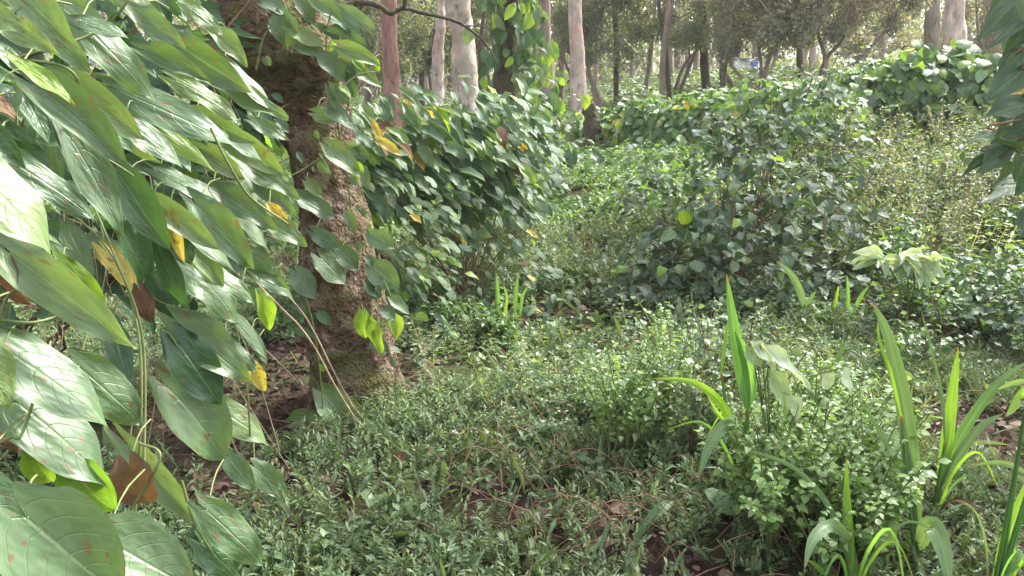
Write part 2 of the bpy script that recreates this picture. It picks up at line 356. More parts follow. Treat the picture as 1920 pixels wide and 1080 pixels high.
# sprigs for ground cover and small plants
def diamond():
    return (np.array([[0, 0, 0], [.5, .42, .10], [0, 1, -.12], [-.5, .42, .10], [0, .45, 0]]), np.array([[0, 1, 4], [4, 1, 2], [0, 4, 3], [4, 2, 3]]),
            np.array([[.5, 0], [1, .4], [.5, 1], [0, .4], [.5, .45]]), np.zeros(5))
def diamond2():
    return (np.array([[0, 0, 0], [.5, .42, .12], [0, 1, -.05], [-.5, .42, .12]]), np.array([[0, 1, 2], [0, 2, 3]]), np.array([[.5, 0], [1, .4], [.5, 1], [0, .4]]), np.zeros(4))
def sprig(nl, L, W, hgt, lean, mode, seed, four=False, stem=True):
    r = np.random.default_rng(seed); D2 = diamond() if four else diamond2()
    B, D, N, LL = [], [], [], []
    end = np.array([lean * math.cos(seed), lean * math.sin(seed), hgt]); az0 = r.uniform(0, 6)
    for i in range(nl):
        t = (i + 1) / nl
        q = end * t * [1, 1, 1]; q[2] = hgt * (t ** .8)
        if mode == 'pair': az = az0 + PI * (i % 2) + r.normal() * .25; ax = np.array([math.cos(az0 + PI / 2), math.sin(az0 + PI / 2), .3])
        else: az = az0 + 2.4 * i + r.normal() * .2
        el = r.uniform(-.1, .45) if mode != 'tip' else r.uniform(.2, 1.1)
        d = np.array([math.cos(az) * math.cos(el), math.sin(az) * math.cos(el), math.sin(el)])
        if mode == 'pair': d = nrm(d + .5 * nrm(end + 1e-6))
        nn = nrm(np.array([0, 0, 1.0]) + r.normal(size=3) * .3)
        B.append(q + d * L * .15); D.append(d); N.append(nn); LL.append(L * r.uniform(.7, 1.2) * (1.15 - .45 * t))
    LL = np.array(LL); M = frames(np.array(B), np.array(D), np.array(N), LL, LL * W)
    a = Acc(); a.add(D2, M, r.uniform(0, .35, nl))
    v = np.vstack(a.v); f = np.vstack(a.f); uv = np.vstack(a.uv); r0 = np.concatenate(a.r)
    if stem:
        w_ = L * .045; s = np.array([[-w_, 0, 0], [w_, 0, 0], *(end + [[w_ * .5, 0, 0], [-w_ * .5, 0, 0]])]); k = len(v)
        v = np.vstack([v, s]); f = np.vstack([f, [[k, k + 1, k + 2], [k, k + 2, k + 3]]]); uv = np.vstack([uv, np.zeros((4, 2)) + .5]); r0 = np.concatenate([r0, np.zeros(4)])
    return v, f, uv, r0
def place(geos, acc, pts, scale, tilt=.25):
    n = len(pts)
    if n == 0: return
    vr = R.integers(0, len(geos), n); az = R.uniform(0, 2 * PI, n)
    D = np.stack([np.cos(az), np.sin(az), np.zeros(n)], -1); N = nrm(np.array([0, 0, 1.0]) + jit(n, tilt))
    D = nrm(D - N * (D * N).sum(-1, keepdims=True)); M = frames(pts, D, N, scale, scale)
    for q in range(len(geos)): acc.add(geos[q], M[vr == q])

# ------------------------------------------------------------------ ground
def build_ground():
    g = np.concatenate([np.linspace(-90, -12, 24)[:-1], np.linspace(-12, 12, 220), np.linspace(12, 90, 24)[1:]])
    gy = np.concatenate([np.linspace(-20, 0, 12)[:-1], np.linspace(0, 18, 230), np.linspace(18, 110, 30)[1:]])
    X, Y = np.meshgrid(g, gy); Z = H(X, Y)
    p = np.stack([X, Y, Z], -1).reshape(-1, 3); p[:, 2] += .012 * fbm(p, 9, 0)
    nx = len(g); i, j = np.meshgrid(np.arange(len(gy) - 1), np.arange(nx - 1), indexing='ij'); q = (i * nx + j).ravel()
    f = np.stack([q, q + 1, q + 1 + nx, q + nx], -1); a = Acc(); a.add((p, f, p[:, :2] * .1, np.zeros(len(p))))
    m, n, l = new_mat('forest_soil'); tc = n.new('ShaderNodeTexCoord')
    def nz(s, d=6):
        x = n.new('ShaderNodeTexNoise'); x.inputs['Scale'].default_value = s; x.inputs['Detail'].default_value = d; l.new(tc.outputs['Object'], x.inputs['Vector']); return x.outputs[0]
    c = ramp(n, l, nz(14), [(.3, (.022, .015, .012)), (.5, (.045, .028, .022)), (.7, (.075, .05, .038))])
    c = mixc(n, l, ramp(n, l, nz(1.7, 4), [(.45, (0, 0, 0)), (.6, (1, 1, 1))]), c, (.045, .055, .022))
    bp = n.new('ShaderNodeBump'); bp.inputs['Distance'].default_value = .03; l.new(nz(40), bp.inputs['Height'])
    b = n.new('ShaderNodeBsdfPrincipled'); l.new(c, b.inputs['Base Color']); b.inputs['Roughness'].default_value = .95; b.inputs['Specular IOR Level'].default_value = .1
    l.new(bp.outputs[0], b.inputs['Normal']); o = n.new('ShaderNodeOutputMaterial'); l.new(b.outputs[0], o.inputs[0])
    ob = link('ground', a.mesh('ground', m)); ob['kind'] = 'structure'; ob['label'] = 'dark brown forest soil rising towards the right'
build_ground()

# ------------------------------------------------------------------ trunks
def trunk_geo(pts, rad, nring=80, sides=24, amp=.05, f=3.0, burls=(), seed=0, flare=0):
    c = spline(pts, nring); n = len(c); t = nrm(np.gradient(c, axis=0)); u = np.linspace(0, 1, n)
    rr = np.interp(u, np.linspace(0, 1, len(rad)), rad)
    a = nrm(np.cross(t, [0.02, -1, 0.05])); b = np.cross(t, a); ang = np.linspace(0, 2 * PI, sides, endpoint=False)
    dirs = np.cos(ang)[None, :, None] * a[:, None] + np.sin(ang)[None, :, None] * b[:, None]
    base = c[:, None] + dirs * rr[:, None, None]; q = base.reshape(-1, 3)
    d = amp * (fbm(q * [1, 1, .6], f, seed) * .6 + np.abs(noise(q * [1, 1, .5], f * 3, seed + 1 if seed < 3 else 0)) * .35 + .10 * noise(q, f * 8, 2) + .10 * noise(q * [1, 1, .3], f * 12, 1))
    for bp_, br, ba in burls:
        dd = np.linalg.norm(q - np.asarray(bp_), axis=1); d = d + ba * np.exp(-(dd / br) ** 2)
    if flare: d = d + flare * np.repeat(np.exp(-u * 14), sides) * (1 + .6 * np.tile(np.sin(ang * 5 + 1), n))
    v = q + dirs.reshape(-1, 3) * d[:, None]
    fcs = [(i * sides + j, i * sides + (j + 1) % sides, (i + 1) * sides + (j + 1) % sides, (i + 1) * sides + j) for i in range(n - 1) for j in range(sides)]
    uv = np.stack(np.meshgrid(ang, u), -1).reshape(-1, 2)
    return v, np.array(fcs), uv, np.zeros(len(v))
def pxw(w_, Y, py): return w_ / 2 / F * Y / ray(960, py)[1]

def main_tree():
    T = [(694, 890, 285), (682, 815, 245), (676, 770, 205), (664, 700, 168), (648, 620, 152), (634, 530, 142), (628, 450, 130), (616, 350, 116), (594, 250, 118), (560, 170, 168), (540, 110, 190), (512, 50, 180), (478, 0, 150), (440, -90, 125), (400, -260, 110), (420, -600, 100), (380, -1000, 60)]
    Y0 = 3.45; pts = [P(x, y, Y0 + .1 * math.sin(i * .9)) for i, (x, y, _) in enumerate(T)]; rad = [pxw(w_, Y0, y) for _, y, w_ in T]
    base = pts[1].copy(); base[2] = float(H(base[0], base[1]))
    r = thing('leaning_tree', base, 'thick mossy leaning tree trunk wrapped in vines, dark knobbly burl near its top', 'tree')
    def B(x, y, dy=-.1): return P(x, y, Y0 + dy)
    burls = [(B(480, 110, -.05), .10, .10), (B(520, 90, -.15), .07, .09), (B(585, 150, -.16), .06, .07), (B(600, 110, -.1), .08, .06), (B(560, 130, -.2), .04, -.07), (B(650, 440, -.1), .045, .05), (B(672, 430, -.05), .04, .045),
             (B(615, 395, -.13), .04, .03), (B(500, 60, -.1), .05, -.06), (B(590, 185, -.16), .035, -.05), (B(545, 60), .07, .05), (B(645, 560, -.15), .04, .03), (B(700, 745, -.2), .07, .04), (B(625, 755, -.15), .08, .04)]
    a = Acc(); a.add(trunk_geo(pts, rad, 460, 130, .032, 4.0, burls, 0, .085)); part('trunk', a, MAT['bark'], r)
    # the bare dark branch that arches to the right
    a = Acc(); bp_ = [(600, 40, 3.5), (640, 16, 3.5), (680, 4, 3.5), (712, 12, 3.5), (732, 25, 3.5), (755, 15, 3.52), (790, 24, 3.55), (850, 38, 3.6), (890, 62, 3.6), (915, 88, 3.6), (935, 125, 3.6)]
    a.add(tube_geo(spline([P(x, y, d) for x, y, d in bp_], 40), .016, .003, 8))
    a.add(tube_geo(spline([P(758, 16, 3.52), P(760, -10, 3.5), P(755, -60, 3.5)], 8), .010, .006, 7))
    a.add(tube_geo(spline([P(872, 48, 3.6), P(905, 50, 3.6), P(920, 55, 3.6)], 6), .003, .0015, 5))
    a.add(tube_geo(spline([P(600, 40, 3.5), P(560, 80, 3.48)], 6), .018, .03, 8))
    part('branch', a, MAT['darkbark'], r)
    # roots
    a = Acc()
    for x0, y0, x1, y1 in ((620, 790, 575, 830), (650, 800, 600, 860)):
        e = G(x1, y1); e[2] -= .02; s = P(x0, y0, Y0); s[2] = min(s[2], H(s[0], s[1]) + .04); a.add(tube_geo(spline([s, (s + e) / 2 - [0, 0, .01], e], 8), .035, .006, 8))
    part('root', a, MAT['bark'], r)
    # crown, above the picture
    a = Acc(); bs = Acc(); top = pts[-1]
    for k in range(9):
        c = top + R.normal(size=3) * [1.3, 1.3, .7] + [0, 0, .6]; p, nn = clump_points(c, (.9, .9, .55), 260, .3, 1.05, seed=k % 4)
        D = nrm(nn * [1, 1, .2] + jit(len(p), .5) + [0, 0, -.4]); a.add(GEO['ovate', 'lo'][k % 7], frames(p, D, nrm(nn + [0, 0, .8]), R.uniform(.09, .15, len(p)), .06))
        bs.add(tube_geo(spline([top - [0, 0, .3], (top + c) / 2 + R.normal(size=3) * .2, c], 8), .05, .012, 6))
    part('limbs', bs, MAT['darkbark'], r); part('crown', a, MAT['mid'], r, True)
    return pts, rad
TP, TR = main_tree()

# ------------------------------------------------------------------ big-leaved vine at the left
def lf(bx, by, tx, ty, wr=.5, Y=None, mk='big', Yt=None, kind='cordate', up=.55, roll=0.0):
    if Y is None: Y = 1.15 + max(0, bx + tx) / 2 / 540 * 1.35
    B = P(bx, by, Y); Tt = P(tx, ty, Y if Yt is None else Yt); D = Tt - B; L = np.linalg.norm(D)
    c = (B + Tt) / 2; N = nrm(CAM - c) + np.array([0, 0, up]) + np.array([roll, 0, 0]) + jit(1, .24)[0]
    M = frames(B[None], D[None], nrm(N)[None], L, L * wr * R.uniform(.9, 1.08))[0]; return M, kind, mk, B
VINE = [
 (18, -40, 150, 95, .5), (120, 15, 322, 188, .42), (150, 40, 248, 62, .55), (60, 158, 272, 302, .40), (115, 150, 278, 262, .42), (235, 225, 357, 312, .45), (228, 172, 455, 268, .36), (270, 95, 402, 142, .42),
 (325, 78, 476, 176, .42), (205, -30, 328, 58, .45), (0, 292, 207, 402, .36), (-70, 300, 136, 468, .62), (135, 262, 250, 452, .42, None, 'big'), (228, 332, 322, 478, .5, None, 'bigdark'), (262, 218, 420, 322, .28, None, 'lime'), (300, 322, 430, 378, .45),
 (25, 478, 257, 656, .38), (118, 502, 220, 622, .45, None, 'lime'), (318, 420, 368, 500, .8), (350, 498, 482, 596, .62), (235, 440, 302, 545, .5, 1.9, 'bigdark'), (300, 468, 350, 612, .35, None, 'bigdark'), (198, 470, 275, 552, .5, 1.95, 'yellow'), (322, 410, 345, 500, .35, 1.9, 'yellow'),
 (262, 545, 285, 622, .55, 1.9, 'brown'), (2, 652, 236, 792, .46), (332, 602, 470, 716, .55), (148, 688, 296, 812, .52), (36, 758, 238, 908, .52), (-60, 640, 36, 772, .6), (338, 648, 425, 772, .62, None, 'bigdark'), (315, 728, 472, 876, .62), (402, 762, 516, 832, .5), (428, 856, 486, 930, .5), (478, 876, 542, 938, .55),
 (243, 838, 388, 1004, .26), (52, 972, 240, 1135, .88, 1.05), (195, 1012, 380, 1110, .7, 1.2), (388, 958, 527, 1080, .46, 1.6), (378, 1018, 470, 1095, .6, 1.6, 'bigdark'), (135, 880, 228, 992, .6, 1.5, 'lime'), (242, 872, 275, 985, .75, 1.6, 'brown'), (20, 500, 40, 606, .6, 1.5, 'brown'), (60, 850, 105, 925, .7, 1.5, 'lime'),
 (-20, 180, 38, 220, .6, 1.4, 'brown'), (470, 683, 506, 748, .38, 2.3, 'yellow'), (420, 168, 542, 222, .42), (368, 214, 482, 272, .42), (428, 262, 552, 332, .42), (395, 236, 522, 302, .4), (448, 300, 562, 372, .42), (398, 350, 522, 432, .42), (498, 410, 577, 462, .6), (440, 398, 522, 472, .42),
 (468, 328, 557, 402, .42), (378, 282, 470, 342, .45), (408, 430, 542, 522, .4), (325, 210, 442, 252, .4), (448, 470, 542, 542, .4), (488, 556, 518, 634, .5, 2.3, 'lime'), (452, 540, 522, 602, .38), (438, 588, 516, 682, .3), (420, 118, 542, 216, .35), (470, 625, 510, 690, .35), (505, 385, 540, 410, .5, 2.3, 'yellow'),
 (330, 150, 470, 215, .4), (90, 60, 180, 140, .5, 1.6), (0, 40, 110, 100, .5, 1.3), (400, 60, 478, 120, .5), (280, 380, 420, 470, .36, 1.9), (300, 385, 480, 520, .30, 2.0), (370, 385, 500, 520, .4, 2.0), (175, 320, 300, 420, .4, 1.9, 'bigdark'),
 (380, 500, 500, 560, .4, 2.15), (-40, 20, 60, 60, .6, 1.2), (-60, 240, 60, 300, .6, 1.3, 'bigdark'), (40, 120, 150, 190, .4, 1.5, 'lime'), (-50, 905, 60, 1010, .6, 1.25), (-20, 780, 60, 850, .6, 1.5, 'brown'), (360, 470, 440, 540, .5, 2.1),
 (440, 150, 500, 190, .5, 2.5), (480, 230, 548, 262, .5, 2.6), (500, 330, 560, 400, .45, 2.6), (470, 500, 560, 560, .45, 2.6), (255, 20, 350, 90, .45, 1.8), (350, 10, 430, 60, .5, 2.0), (160, 250, 210, 330, .4, 1.7, 'lime'), (420, 640, 500, 700, .35, 2.2), (560, 840, 600, 905, .75, 2.9, 'bigdark')]
def left_vine():
    base = gp(-1.0, 1.9)
    r = thing('climbing_vine', base, 'large-leaved climbing vine hanging as a curtain down the left side, glossy heart-shaped leaves', 'vine')
    st = Acc(); ends = []
    for e in VINE:
        M, kind, mk, B = lf(*e); M[:3, 0] *= .84 if e[1] < 600 else .93
        add_leaf(r, M, kind, 'hi', mk, {'yellow': 'yellowed leaf', 'brown': 'withered brown leaf', 'lime': 'yellow-green leaf'}.get(mk)); ends.append(B)
        # petiole bending back and up into the tangle
        q = B + np.array([-.03, .16, .03]) * R.uniform(.6, 1.5) + jit(1, .02)[0]
        st.add(tube_geo(spline([B, (B + q) / 2 + [0, 0, .02], q], 6), .0018, .002, 5))
    # deeper leaves behind the first ones, mostly darker-coloured to stand for shade
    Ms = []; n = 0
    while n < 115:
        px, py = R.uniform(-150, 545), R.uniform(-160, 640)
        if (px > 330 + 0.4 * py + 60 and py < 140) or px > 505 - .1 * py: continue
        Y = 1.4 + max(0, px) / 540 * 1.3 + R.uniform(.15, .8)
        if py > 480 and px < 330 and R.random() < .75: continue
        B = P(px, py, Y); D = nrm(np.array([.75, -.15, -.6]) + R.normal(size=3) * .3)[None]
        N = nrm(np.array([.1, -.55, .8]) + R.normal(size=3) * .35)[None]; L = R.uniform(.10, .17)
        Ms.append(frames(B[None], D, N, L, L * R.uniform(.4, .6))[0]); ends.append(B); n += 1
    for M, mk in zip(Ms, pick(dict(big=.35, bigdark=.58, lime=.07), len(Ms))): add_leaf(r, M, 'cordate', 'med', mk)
    part('petioles', st, MAT['stem'], r, True)
    # main runners
    a = Acc(); k = 0
    for pl in ([(250, 1010, 1.7), (265, 760, 1.75), (255, 600, 1.8), (205, 470, 1.85), (100, 380, 1.9), (-80, 300, 1.9)], [(270, 900, 1.7), (268, 640, 1.8), (215, 480, 1.8), (150, 330, 1.9)], [(0, 600, 1.5), (60, 605, 1.5), (110, 592, 1.55), (140, 580, 1.6)],
               [(0, 610, 1.5), (8, 570, 1.5), (25, 545, 1.5), (60, 540, 1.5)], [(-20, 840, 1.4), (20, 820, 1.4), (45, 805, 1.4), (95, 640, 1.6)], [(470, 830, 2.3), (462, 720, 2.3), (440, 600, 2.3), (400, 420, 2.3)],
               [(395, 240, 2.0), (430, 310, 2.0), (470, 370, 2.05), (540, 420, 2.1)], [(40, 110, 1.6), (140, 140, 1.6), (160, 260, 1.7), (250, 330, 1.8)], [(-40, 130, 1.6), (60, 100, 1.6), (180, 60, 1.7), (240, 0, 1.7), (300, -120, 1.8)],
               [(230, 980, 1.6), (300, 860, 1.6), (260, 830, 1.65)], [(340, 900, 1.6), (365, 980, 1.6), (400, 1040, 1.6)]):
        a.add(tube_geo(spline([P(*q) for q in pl], 26), .0035, .0025, 6)); k += 1
    part('runners', a, MAT['stem'], r)
    a = Acc()
    for i in range(80):   # hanging rootlets and thin dry stems
        px, py, Y = R.uniform(-60, 440), R.uniform(120, 640), R.uniform(2.5, 3.1)
        s = P(px, py, Y); ln = R.uniform(.15, .7); e = s + [R.normal() * .12, R.normal() * .1, -ln]; e[2] = max(e[2], H(e[0], e[1]))
        a.add(tube_geo(spline([s, (s + e) / 2 + jit(1, .05)[0], e], 8), R.uniform(.001, .0022), .001, 4))
    part('dry_rootlets', a, MAT['dry'], r, True)
left_vine()

def dead_support():
    # dead trunk and dark brush that the vine curtain hangs from, outside and behind it
    b = gp(-2.6, 3.1); r = thing('vine_laden_bush', b, 'shaded bush behind the hanging vine curtain at left, tangled dark stems', 'bush')
    Ms = []
    for i, (c, rr) in enumerate((((-2.5, 3.1, .9), (.75, .45, 1.0)), ((-1.55, 3.6, 1.2), (.5, .35, .65)), ((-3.4, 2.4, 1.1), (.6, .7, 1.1)))):
        p, nn = clump_points(c, rr, 520, .5, 1.05, seed=i)
        D = nrm(nn * .5 + [.35, -.1, -.55] + jit(len(p), .35)); Ms.append(frames(p, D, nrm(nn + [0, -.1, .7] + jit(len(p), .2)), R.uniform(.09, .17, len(p)), .08))
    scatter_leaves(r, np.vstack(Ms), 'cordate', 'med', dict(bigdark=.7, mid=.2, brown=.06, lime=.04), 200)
    part('stems', twigs(b, [np.array(b) + R.normal(size=3) * [.7, .4, .3] + [.3, 0, 1.1] for _ in range(40)], .012, .003), MAT['brownstem'], r, True)
dead_support()

def trunk_vine():
    r = thing('ivy_vine', gp(-.62, 3.25), 'heart-leaved vine climbing the thick mossy leaning trunk', 'vine')
    L = [(530, 32, 541, 97, .85), (445, 52, 512, 70, .5), (382, 22, 457, 36, .5), (493, 6, 556, 22, .5), (545, 55, 612, 88, .45), (602, 108, 656, 152, .5), (592, 212, 640, 226, .62), (616, 206, 669, 243, .62), (617, 275, 680, 332, .5), (640, 88, 722, 122, .4),
         (565, 370, 632, 412, .5), (590, 436, 645, 472, .55), (602, 484, 652, 534, .85), (638, 470, 682, 512, .6), (557, 512, 592, 562, .75), (570, 566, 590, 606, .8), (598, 588, 628, 612, .6), (556, 618, 598, 634, .5), (607, 738, 688, 832, .5), (604, 745, 640, 780, .7),
         (552, 790, 606, 778, .75), (655, 140, 668, 190, .5), (590, 0, 650, 40, .5), (648, 20, 710, 60, .45), (620, 60, 700, 85, .4), (640, 110, 720, 165, .35), (560, 0, 600, 50, .5), (395, 75, 462, 88, .5), (425, 80, 500, 75, .4), (575, 340, 612, 372, .5), (650, 400, 672, 440, .5),
         (590, 560, 612, 585, .6), (700, 500, 755, 548, .7), (690, 530, 720, 560, .8), (700, 440, 748, 470, .6), (735, 560, 770, 590, .6), (610, 20, 690, 60, .45), (560, 85, 620, 110, .5), (430, 120, 470, 160, .5), (520, 225, 548, 250, .6)]
    ys = [(680, 586, 684, 652, .5, 'lime'), (698, 606, 716, 668, .45, 'lime'), (735, 596, 752, 642, .6, 'lime'), (700, 230, 715, 270, .3, 'yellow'), (712, 262, 762, 296, .3, 'yellow'), (640, 165, 660, 185, .7, 'lime'), (664, 112, 690, 140, .5, 'lime'), (700, 112, 712, 138, .6, 'lime')]
    st = Acc()
    for e in L + ys:
        mk = e[5] if len(e) > 5 else ('big' if R.random() < .75 else 'mid')
        M, k, mk, B = lf(*e[:5], R.uniform(3.08, 3.2), mk, up=.35); add_leaf(r, M, k, 'med', mk, {'yellow': 'yellowed leaf', 'lime': 'yellow-green leaf'}.get(mk))
        q = B + [R.normal() * .04, .12, R.uniform(-.02, .08)]; st.add(tube_geo(spline([B, (B + q) / 2 + [0, 0, .02], q], 5), .0016, .002, 4))
    for i in range(46):
        py = R.uniform(20, 700); cx = np.interp(py, [0, 110, 170, 250, 350, 450, 540, 700], [478, 540, 560, 594, 616, 630, 637, 664]); hw = np.interp(py, [0, 110, 250, 450, 700], [75, 95, 58, 62, 75])
        px = cx + hw * (R.uniform(.6, 1.25) if R.random() < .75 else R.uniform(-1.1, .3)); ln = R.uniform(18, 44); e = (px, py, px + ln * R.uniform(.0, .8), py + ln * R.uniform(.4, .9), R.uniform(.55, .85))
        M, k, mk, B = lf(*e, R.uniform(3.12, 3.25), 'lime' if R.random() < .15 else 'mid', up=.35); add_leaf(r, M, k, 'med', mk)
    for pl in ([(655, 190, 3.2), (630, 270, 3.2), (580, 310, 3.15), (545, 330, 3.1)], [(632, 100, 3.15), (630, 200, 3.15), (650, 330, 3.2), (668, 460, 3.25), (690, 560, 3.3), (700, 600, 3.3)], [(480, 130, 3.1), (500, 60, 3.1), (560, 10, 3.15), (610, 0, 3.2)],
               [(560, 520, 3.1), (585, 600, 3.1), (600, 700, 3.1), (606, 790, 3.1), (602, 830, 3.1)], [(622, 20, 3.1), (612, 60, 3.1), (612, 110, 3.15)]):
        st.add(tube_geo(spline([P(*q) for q in pl], 24), .004, .0025, 6))
    part('stem', st, MAT['stem'], r)
    # dry lianas slanting across the foot of the trunk
    for nm, pl, lab in (('liana', [(520, 570, 2.8), (560, 610, 2.8), (592, 655, 2.8), (632, 730, 2.85), (680, 800, 2.9), (744, 866, 2.95)], 'tan bare liana slanting in front of the trunk base, the lower and thicker one'),
                        ('liana', [(545, 560, 3.0), (590, 625, 3.0), (622, 690, 3.0), (660, 760, 3.05), (702, 806, 3.1)], 'thin bare liana slanting close above the thicker tan one')):
        t = P(*pl[-1]); t[2] = float(H(t[0], t[1])); o = thing(nm, t, lab, 'liana', 'dry lianas by the trunk')
        a = Acc(); q = [P(*x) for x in pl]; q[-1][2] = t[2]; q = [q[0] + [-.3, 0, .35]] + q; a.add(tube_geo(spline(q, 40), .0035, .004, 6)); part('stem', a, MAT['dry'], o)
trunk_vine()

# ------------------------------------------------------------------ vine thicket right of the trunk
def thicket():
    b = gp(-.3, 5.0); r = thing('vine_thicket', b, 'dense thicket draped in drooping leaves right of the mossy trunk, some leaves yellowed', 'thicket')
    Ms = []; fr = []
    for i, (c, rr, n, sz) in enumerate((((-.6, 5.2, 1.0), (.42, .4, .32), 280, .155), ((-.2, 5.5, 1.06), (.36, .38, .28), 270, .145), ((.06, 5.7, .85), (.24, .34, .34), 240, .11), ((-.1, 5.3, .68), (.28, .3, .26), 180, .11), ((-.95, 4.8, .95), (.28, .35, .3), 190, .14), ((-.62, 4.7, .55), (.28, .3, .3), 140, .10), ((-.6, 4.5, .2), (.32, .35, .3), 110, .075), ((-.1, 5.0, .2), (.34, .4, .32), 110, .07), ((-.35, 5.0, .6), (.26, .2, .22), 90, .10), ((-1.3, 5.4, .8), (.5, .4, .5), 180, .13), ((.12, 5.2, .08), (.25, .3, .22), 50, .07), ((.05, 7.0, .8), (.35, .4, .5), 200, .13))):
        p, nn = clump_points(c, rr, n, .55, 1.12, seed=i % 4, rough=.32)
        D = nrm(nn * [.4, .5, .1] + [.6, -.25, -.5] + jit(len(p), .22)); L = R.uniform(.7, 1.2, len(p)) * sz
        Ms.append(frames(p, D, nrm(nn * .6 + [.1, -.35, .75] + jit(len(p), .18)), L, L * R.uniform(.38, .52, len(p)))); fr.append((nn @ [0, -1, .4]) > -.2)
    sm, sa = shoots(np.vstack(Ms), 46, .11, (.15, .45)); Ms.append(np.array(sm)); fr.append(np.ones(len(sm), bool)); part('shoots', sa, MAT['brownstem'], r, True)
    scatter_leaves(r, np.vstack(Ms), 'cordate', 'med', dict(mid=.84, lime=.08, yellow=.025, brown=.012, hedge=.1), 300, front=np.concatenate(fr) + .2)
    part('stems', twigs(b, [np.array([-.35, 5.2, .6]) + R.normal(size=3) * [.35, .2, .25] for _ in range(30)], .006, .002, .07), MAT['brownstem'], r, True)
thicket()

# ------------------------------------------------------------------ ivy-covered tree behind the thicket
def ivy_tree():
    Y = 9.0; b = P(985, 400, Y); b[2] = float(H(b[0], b[1]))
    pts = [b, P(958, 300, Y), P(948, 200, Y), P(948, 120, Y), P(952, 40, Y), P(956, -60, Y), P(945, -300, Y), P(960, -700, Y), P(930, -1100, Y)]
    r = thing('ivy_clad_tree', b, 'slim dark tree wrapped in heart-shaped vine leaves behind the thicket', 'tree')
    a = Acc(); a.add(trunk_geo(pts, [.16, .14, .13, .13, .12, .12, .11, .1, .05], 90, 20, .03, 4, seed=1)); part('trunk', a, MAT['darkbark'], r)
    Ms = []; n = 430; u = R.uniform(-80, 335, n); x = np.where(u < 120, 952, 962) + R.normal(size=n) * 26 + np.where(R.random(n) < .55, R.uniform(10, 85, n) * smooth(-120, 200, u), 0) - np.where(R.random(n) < .15, R.uniform(10, 30, n), 0)
    for i in range(n):
        B = P(x[i], u[i], Y - .2 + R.normal() * .12); D = nrm(np.array([R.normal() * .35, -.3, -.9])); N = nrm(np.array([R.normal() * .4, -.9, .4])); L = R.uniform(.10, .18)
        if abs(x[i] - 952) < 22 and u[i] < 180 and R.random() < .75: continue
        Ms.append(frames(B[None], D[None], N[None], L, L * R.uniform(.55, .8))[0])
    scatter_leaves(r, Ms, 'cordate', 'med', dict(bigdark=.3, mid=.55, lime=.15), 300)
    a = Acc(); top = pts[-1]
    for k in range(6):
        p, nn = clump_points(top + R.normal(size=3) * [1.2, 1.2, .6], (1.1, 1.1, .7), 220, .3, 1.05, seed=k % 4)
        a.add(GEO['ovate', 'lo'][k], frames(p, nrm(nn + jit(len(p), .5)), nrm(nn + [0, 0, .8]), .14, .08))
    part('crown', a, MAT['mid'], r, True)
ivy_tree()

# ------------------------------------------------------------------ background trees
def bg_tree(name, label, cat, pxs, Y, mat, rad, topz=9.0, crown='olive', cr=(1.6, 1.6, 1.2), nleaf=600, low=None, group='trees in the wood behind', rings=60, amp=.03, flare=0, lean=0.0, straight=False):
    (x0, y0), (x1, y1) = pxs[0], pxs[-1]
    b = P(x0, y0, Y); b[2] = float(H(b[0], b[1])); q = [P(x, y, Y) for x, y in pxs[1:]]
    d = q[-1] - b; top = np.array([q[-1][0] + d[0] / max(d[2], .3) * (topz - q[-1][2]) * .5 + lean, Y + R.normal() * .3, topz])
    pts = [b] + q + [(q[-1] * 2 + top) / 3 + R.normal(size=3) * [.08, .08, 0], (q[-1] + 2 * top) / 3, top]
    r = thing(name, b, label, cat, group)
    a = Acc(); rr = np.linspace(rad, rad * .45, len(pts)); a.add(trunk_geo(pts, rr, rings, 16, amp, 3.0, seed=int(R.integers(0, 3)), flare=flare)); part('trunk', a, MAT[mat], r)
    lc = Acc(); bb = Acc()
    for k in range(7):
        c = top + R.normal(size=3) * [cr[0] * .7, cr[1] * .7, cr[2] * .6] - [0, 0, cr[2] * .3]; p, nn = clump_points(c, np.array(cr) * .6, nleaf // 7, .2, 1.05, seed=k % 4)
        lc.add(diamond2(), frames(p, nrm(nn + jit(len(p), .6)), nrm(nn + [0, 0, .6] + jit(len(p), .4)), R.uniform(.08, .16, len(p)), .07)); bb.add(tube_geo(spline([top - [0, 0, 1.0], (top + c) / 2, c], 6), rad * .35, .02, 5))
    part('limbs', bb, MAT[mat], r); part('crown', lc, MAT[crown], r, True)
    return r
bg_tree('pale_trunk_tree', 'tall straight pale pinkish trunk standing by the end of the hedge', 'tree', [(1086, 236), (1083, 120), (1078, 0)], 17, 'pinkbark', .175, 11, flare=.02, amp=.012, straight=True)
bg_tree('red_trunk_tree', 'reddish brown ridged trunk left of the pale trees', 'tree', [(735, 200), (731, 100), (728, 0)], 13, 'redbark', .14, 10, amp=.04)
bg_tree('blotchy_tree', 'wide pale blotchy trunk between the reddish trunk and the ivy-clad tree', 'tree', [(885, 230), (872, 100), (858, 0)], 13.5, 'palebark', .2, 10, amp=.07)
bg_tree('blotchy_tree', 'thinner pale fluted trunk touching the left of the wide blotchy trunk', 'tree', [(815, 230), (822, 100), (830, 0)], 14.5, 'palebark', .10, 10, amp=.05)
bg_tree('peeling_tree', 'stout peeling pink and white trunk rising behind the vine mound', 'tree', [(1788, 160), (1790, 80), (1790, 0)], 14, 'pinkbark', .19, 10)
bg_tree('grey_tree', 'grey brown trunk just left of the stout peeling trunk', 'tree', [(1748, 150), (1749, 60), (1750, 0)], 19, 'greybark', .16, 9)
bg_tree('slim_trunk_tree', 'slim grey lower trunk seen right of the ivy-clad tree', 'tree', [(1030, 320), (1026, 200), (1022, 60)], 12.5, 'greybark', .10, 7)
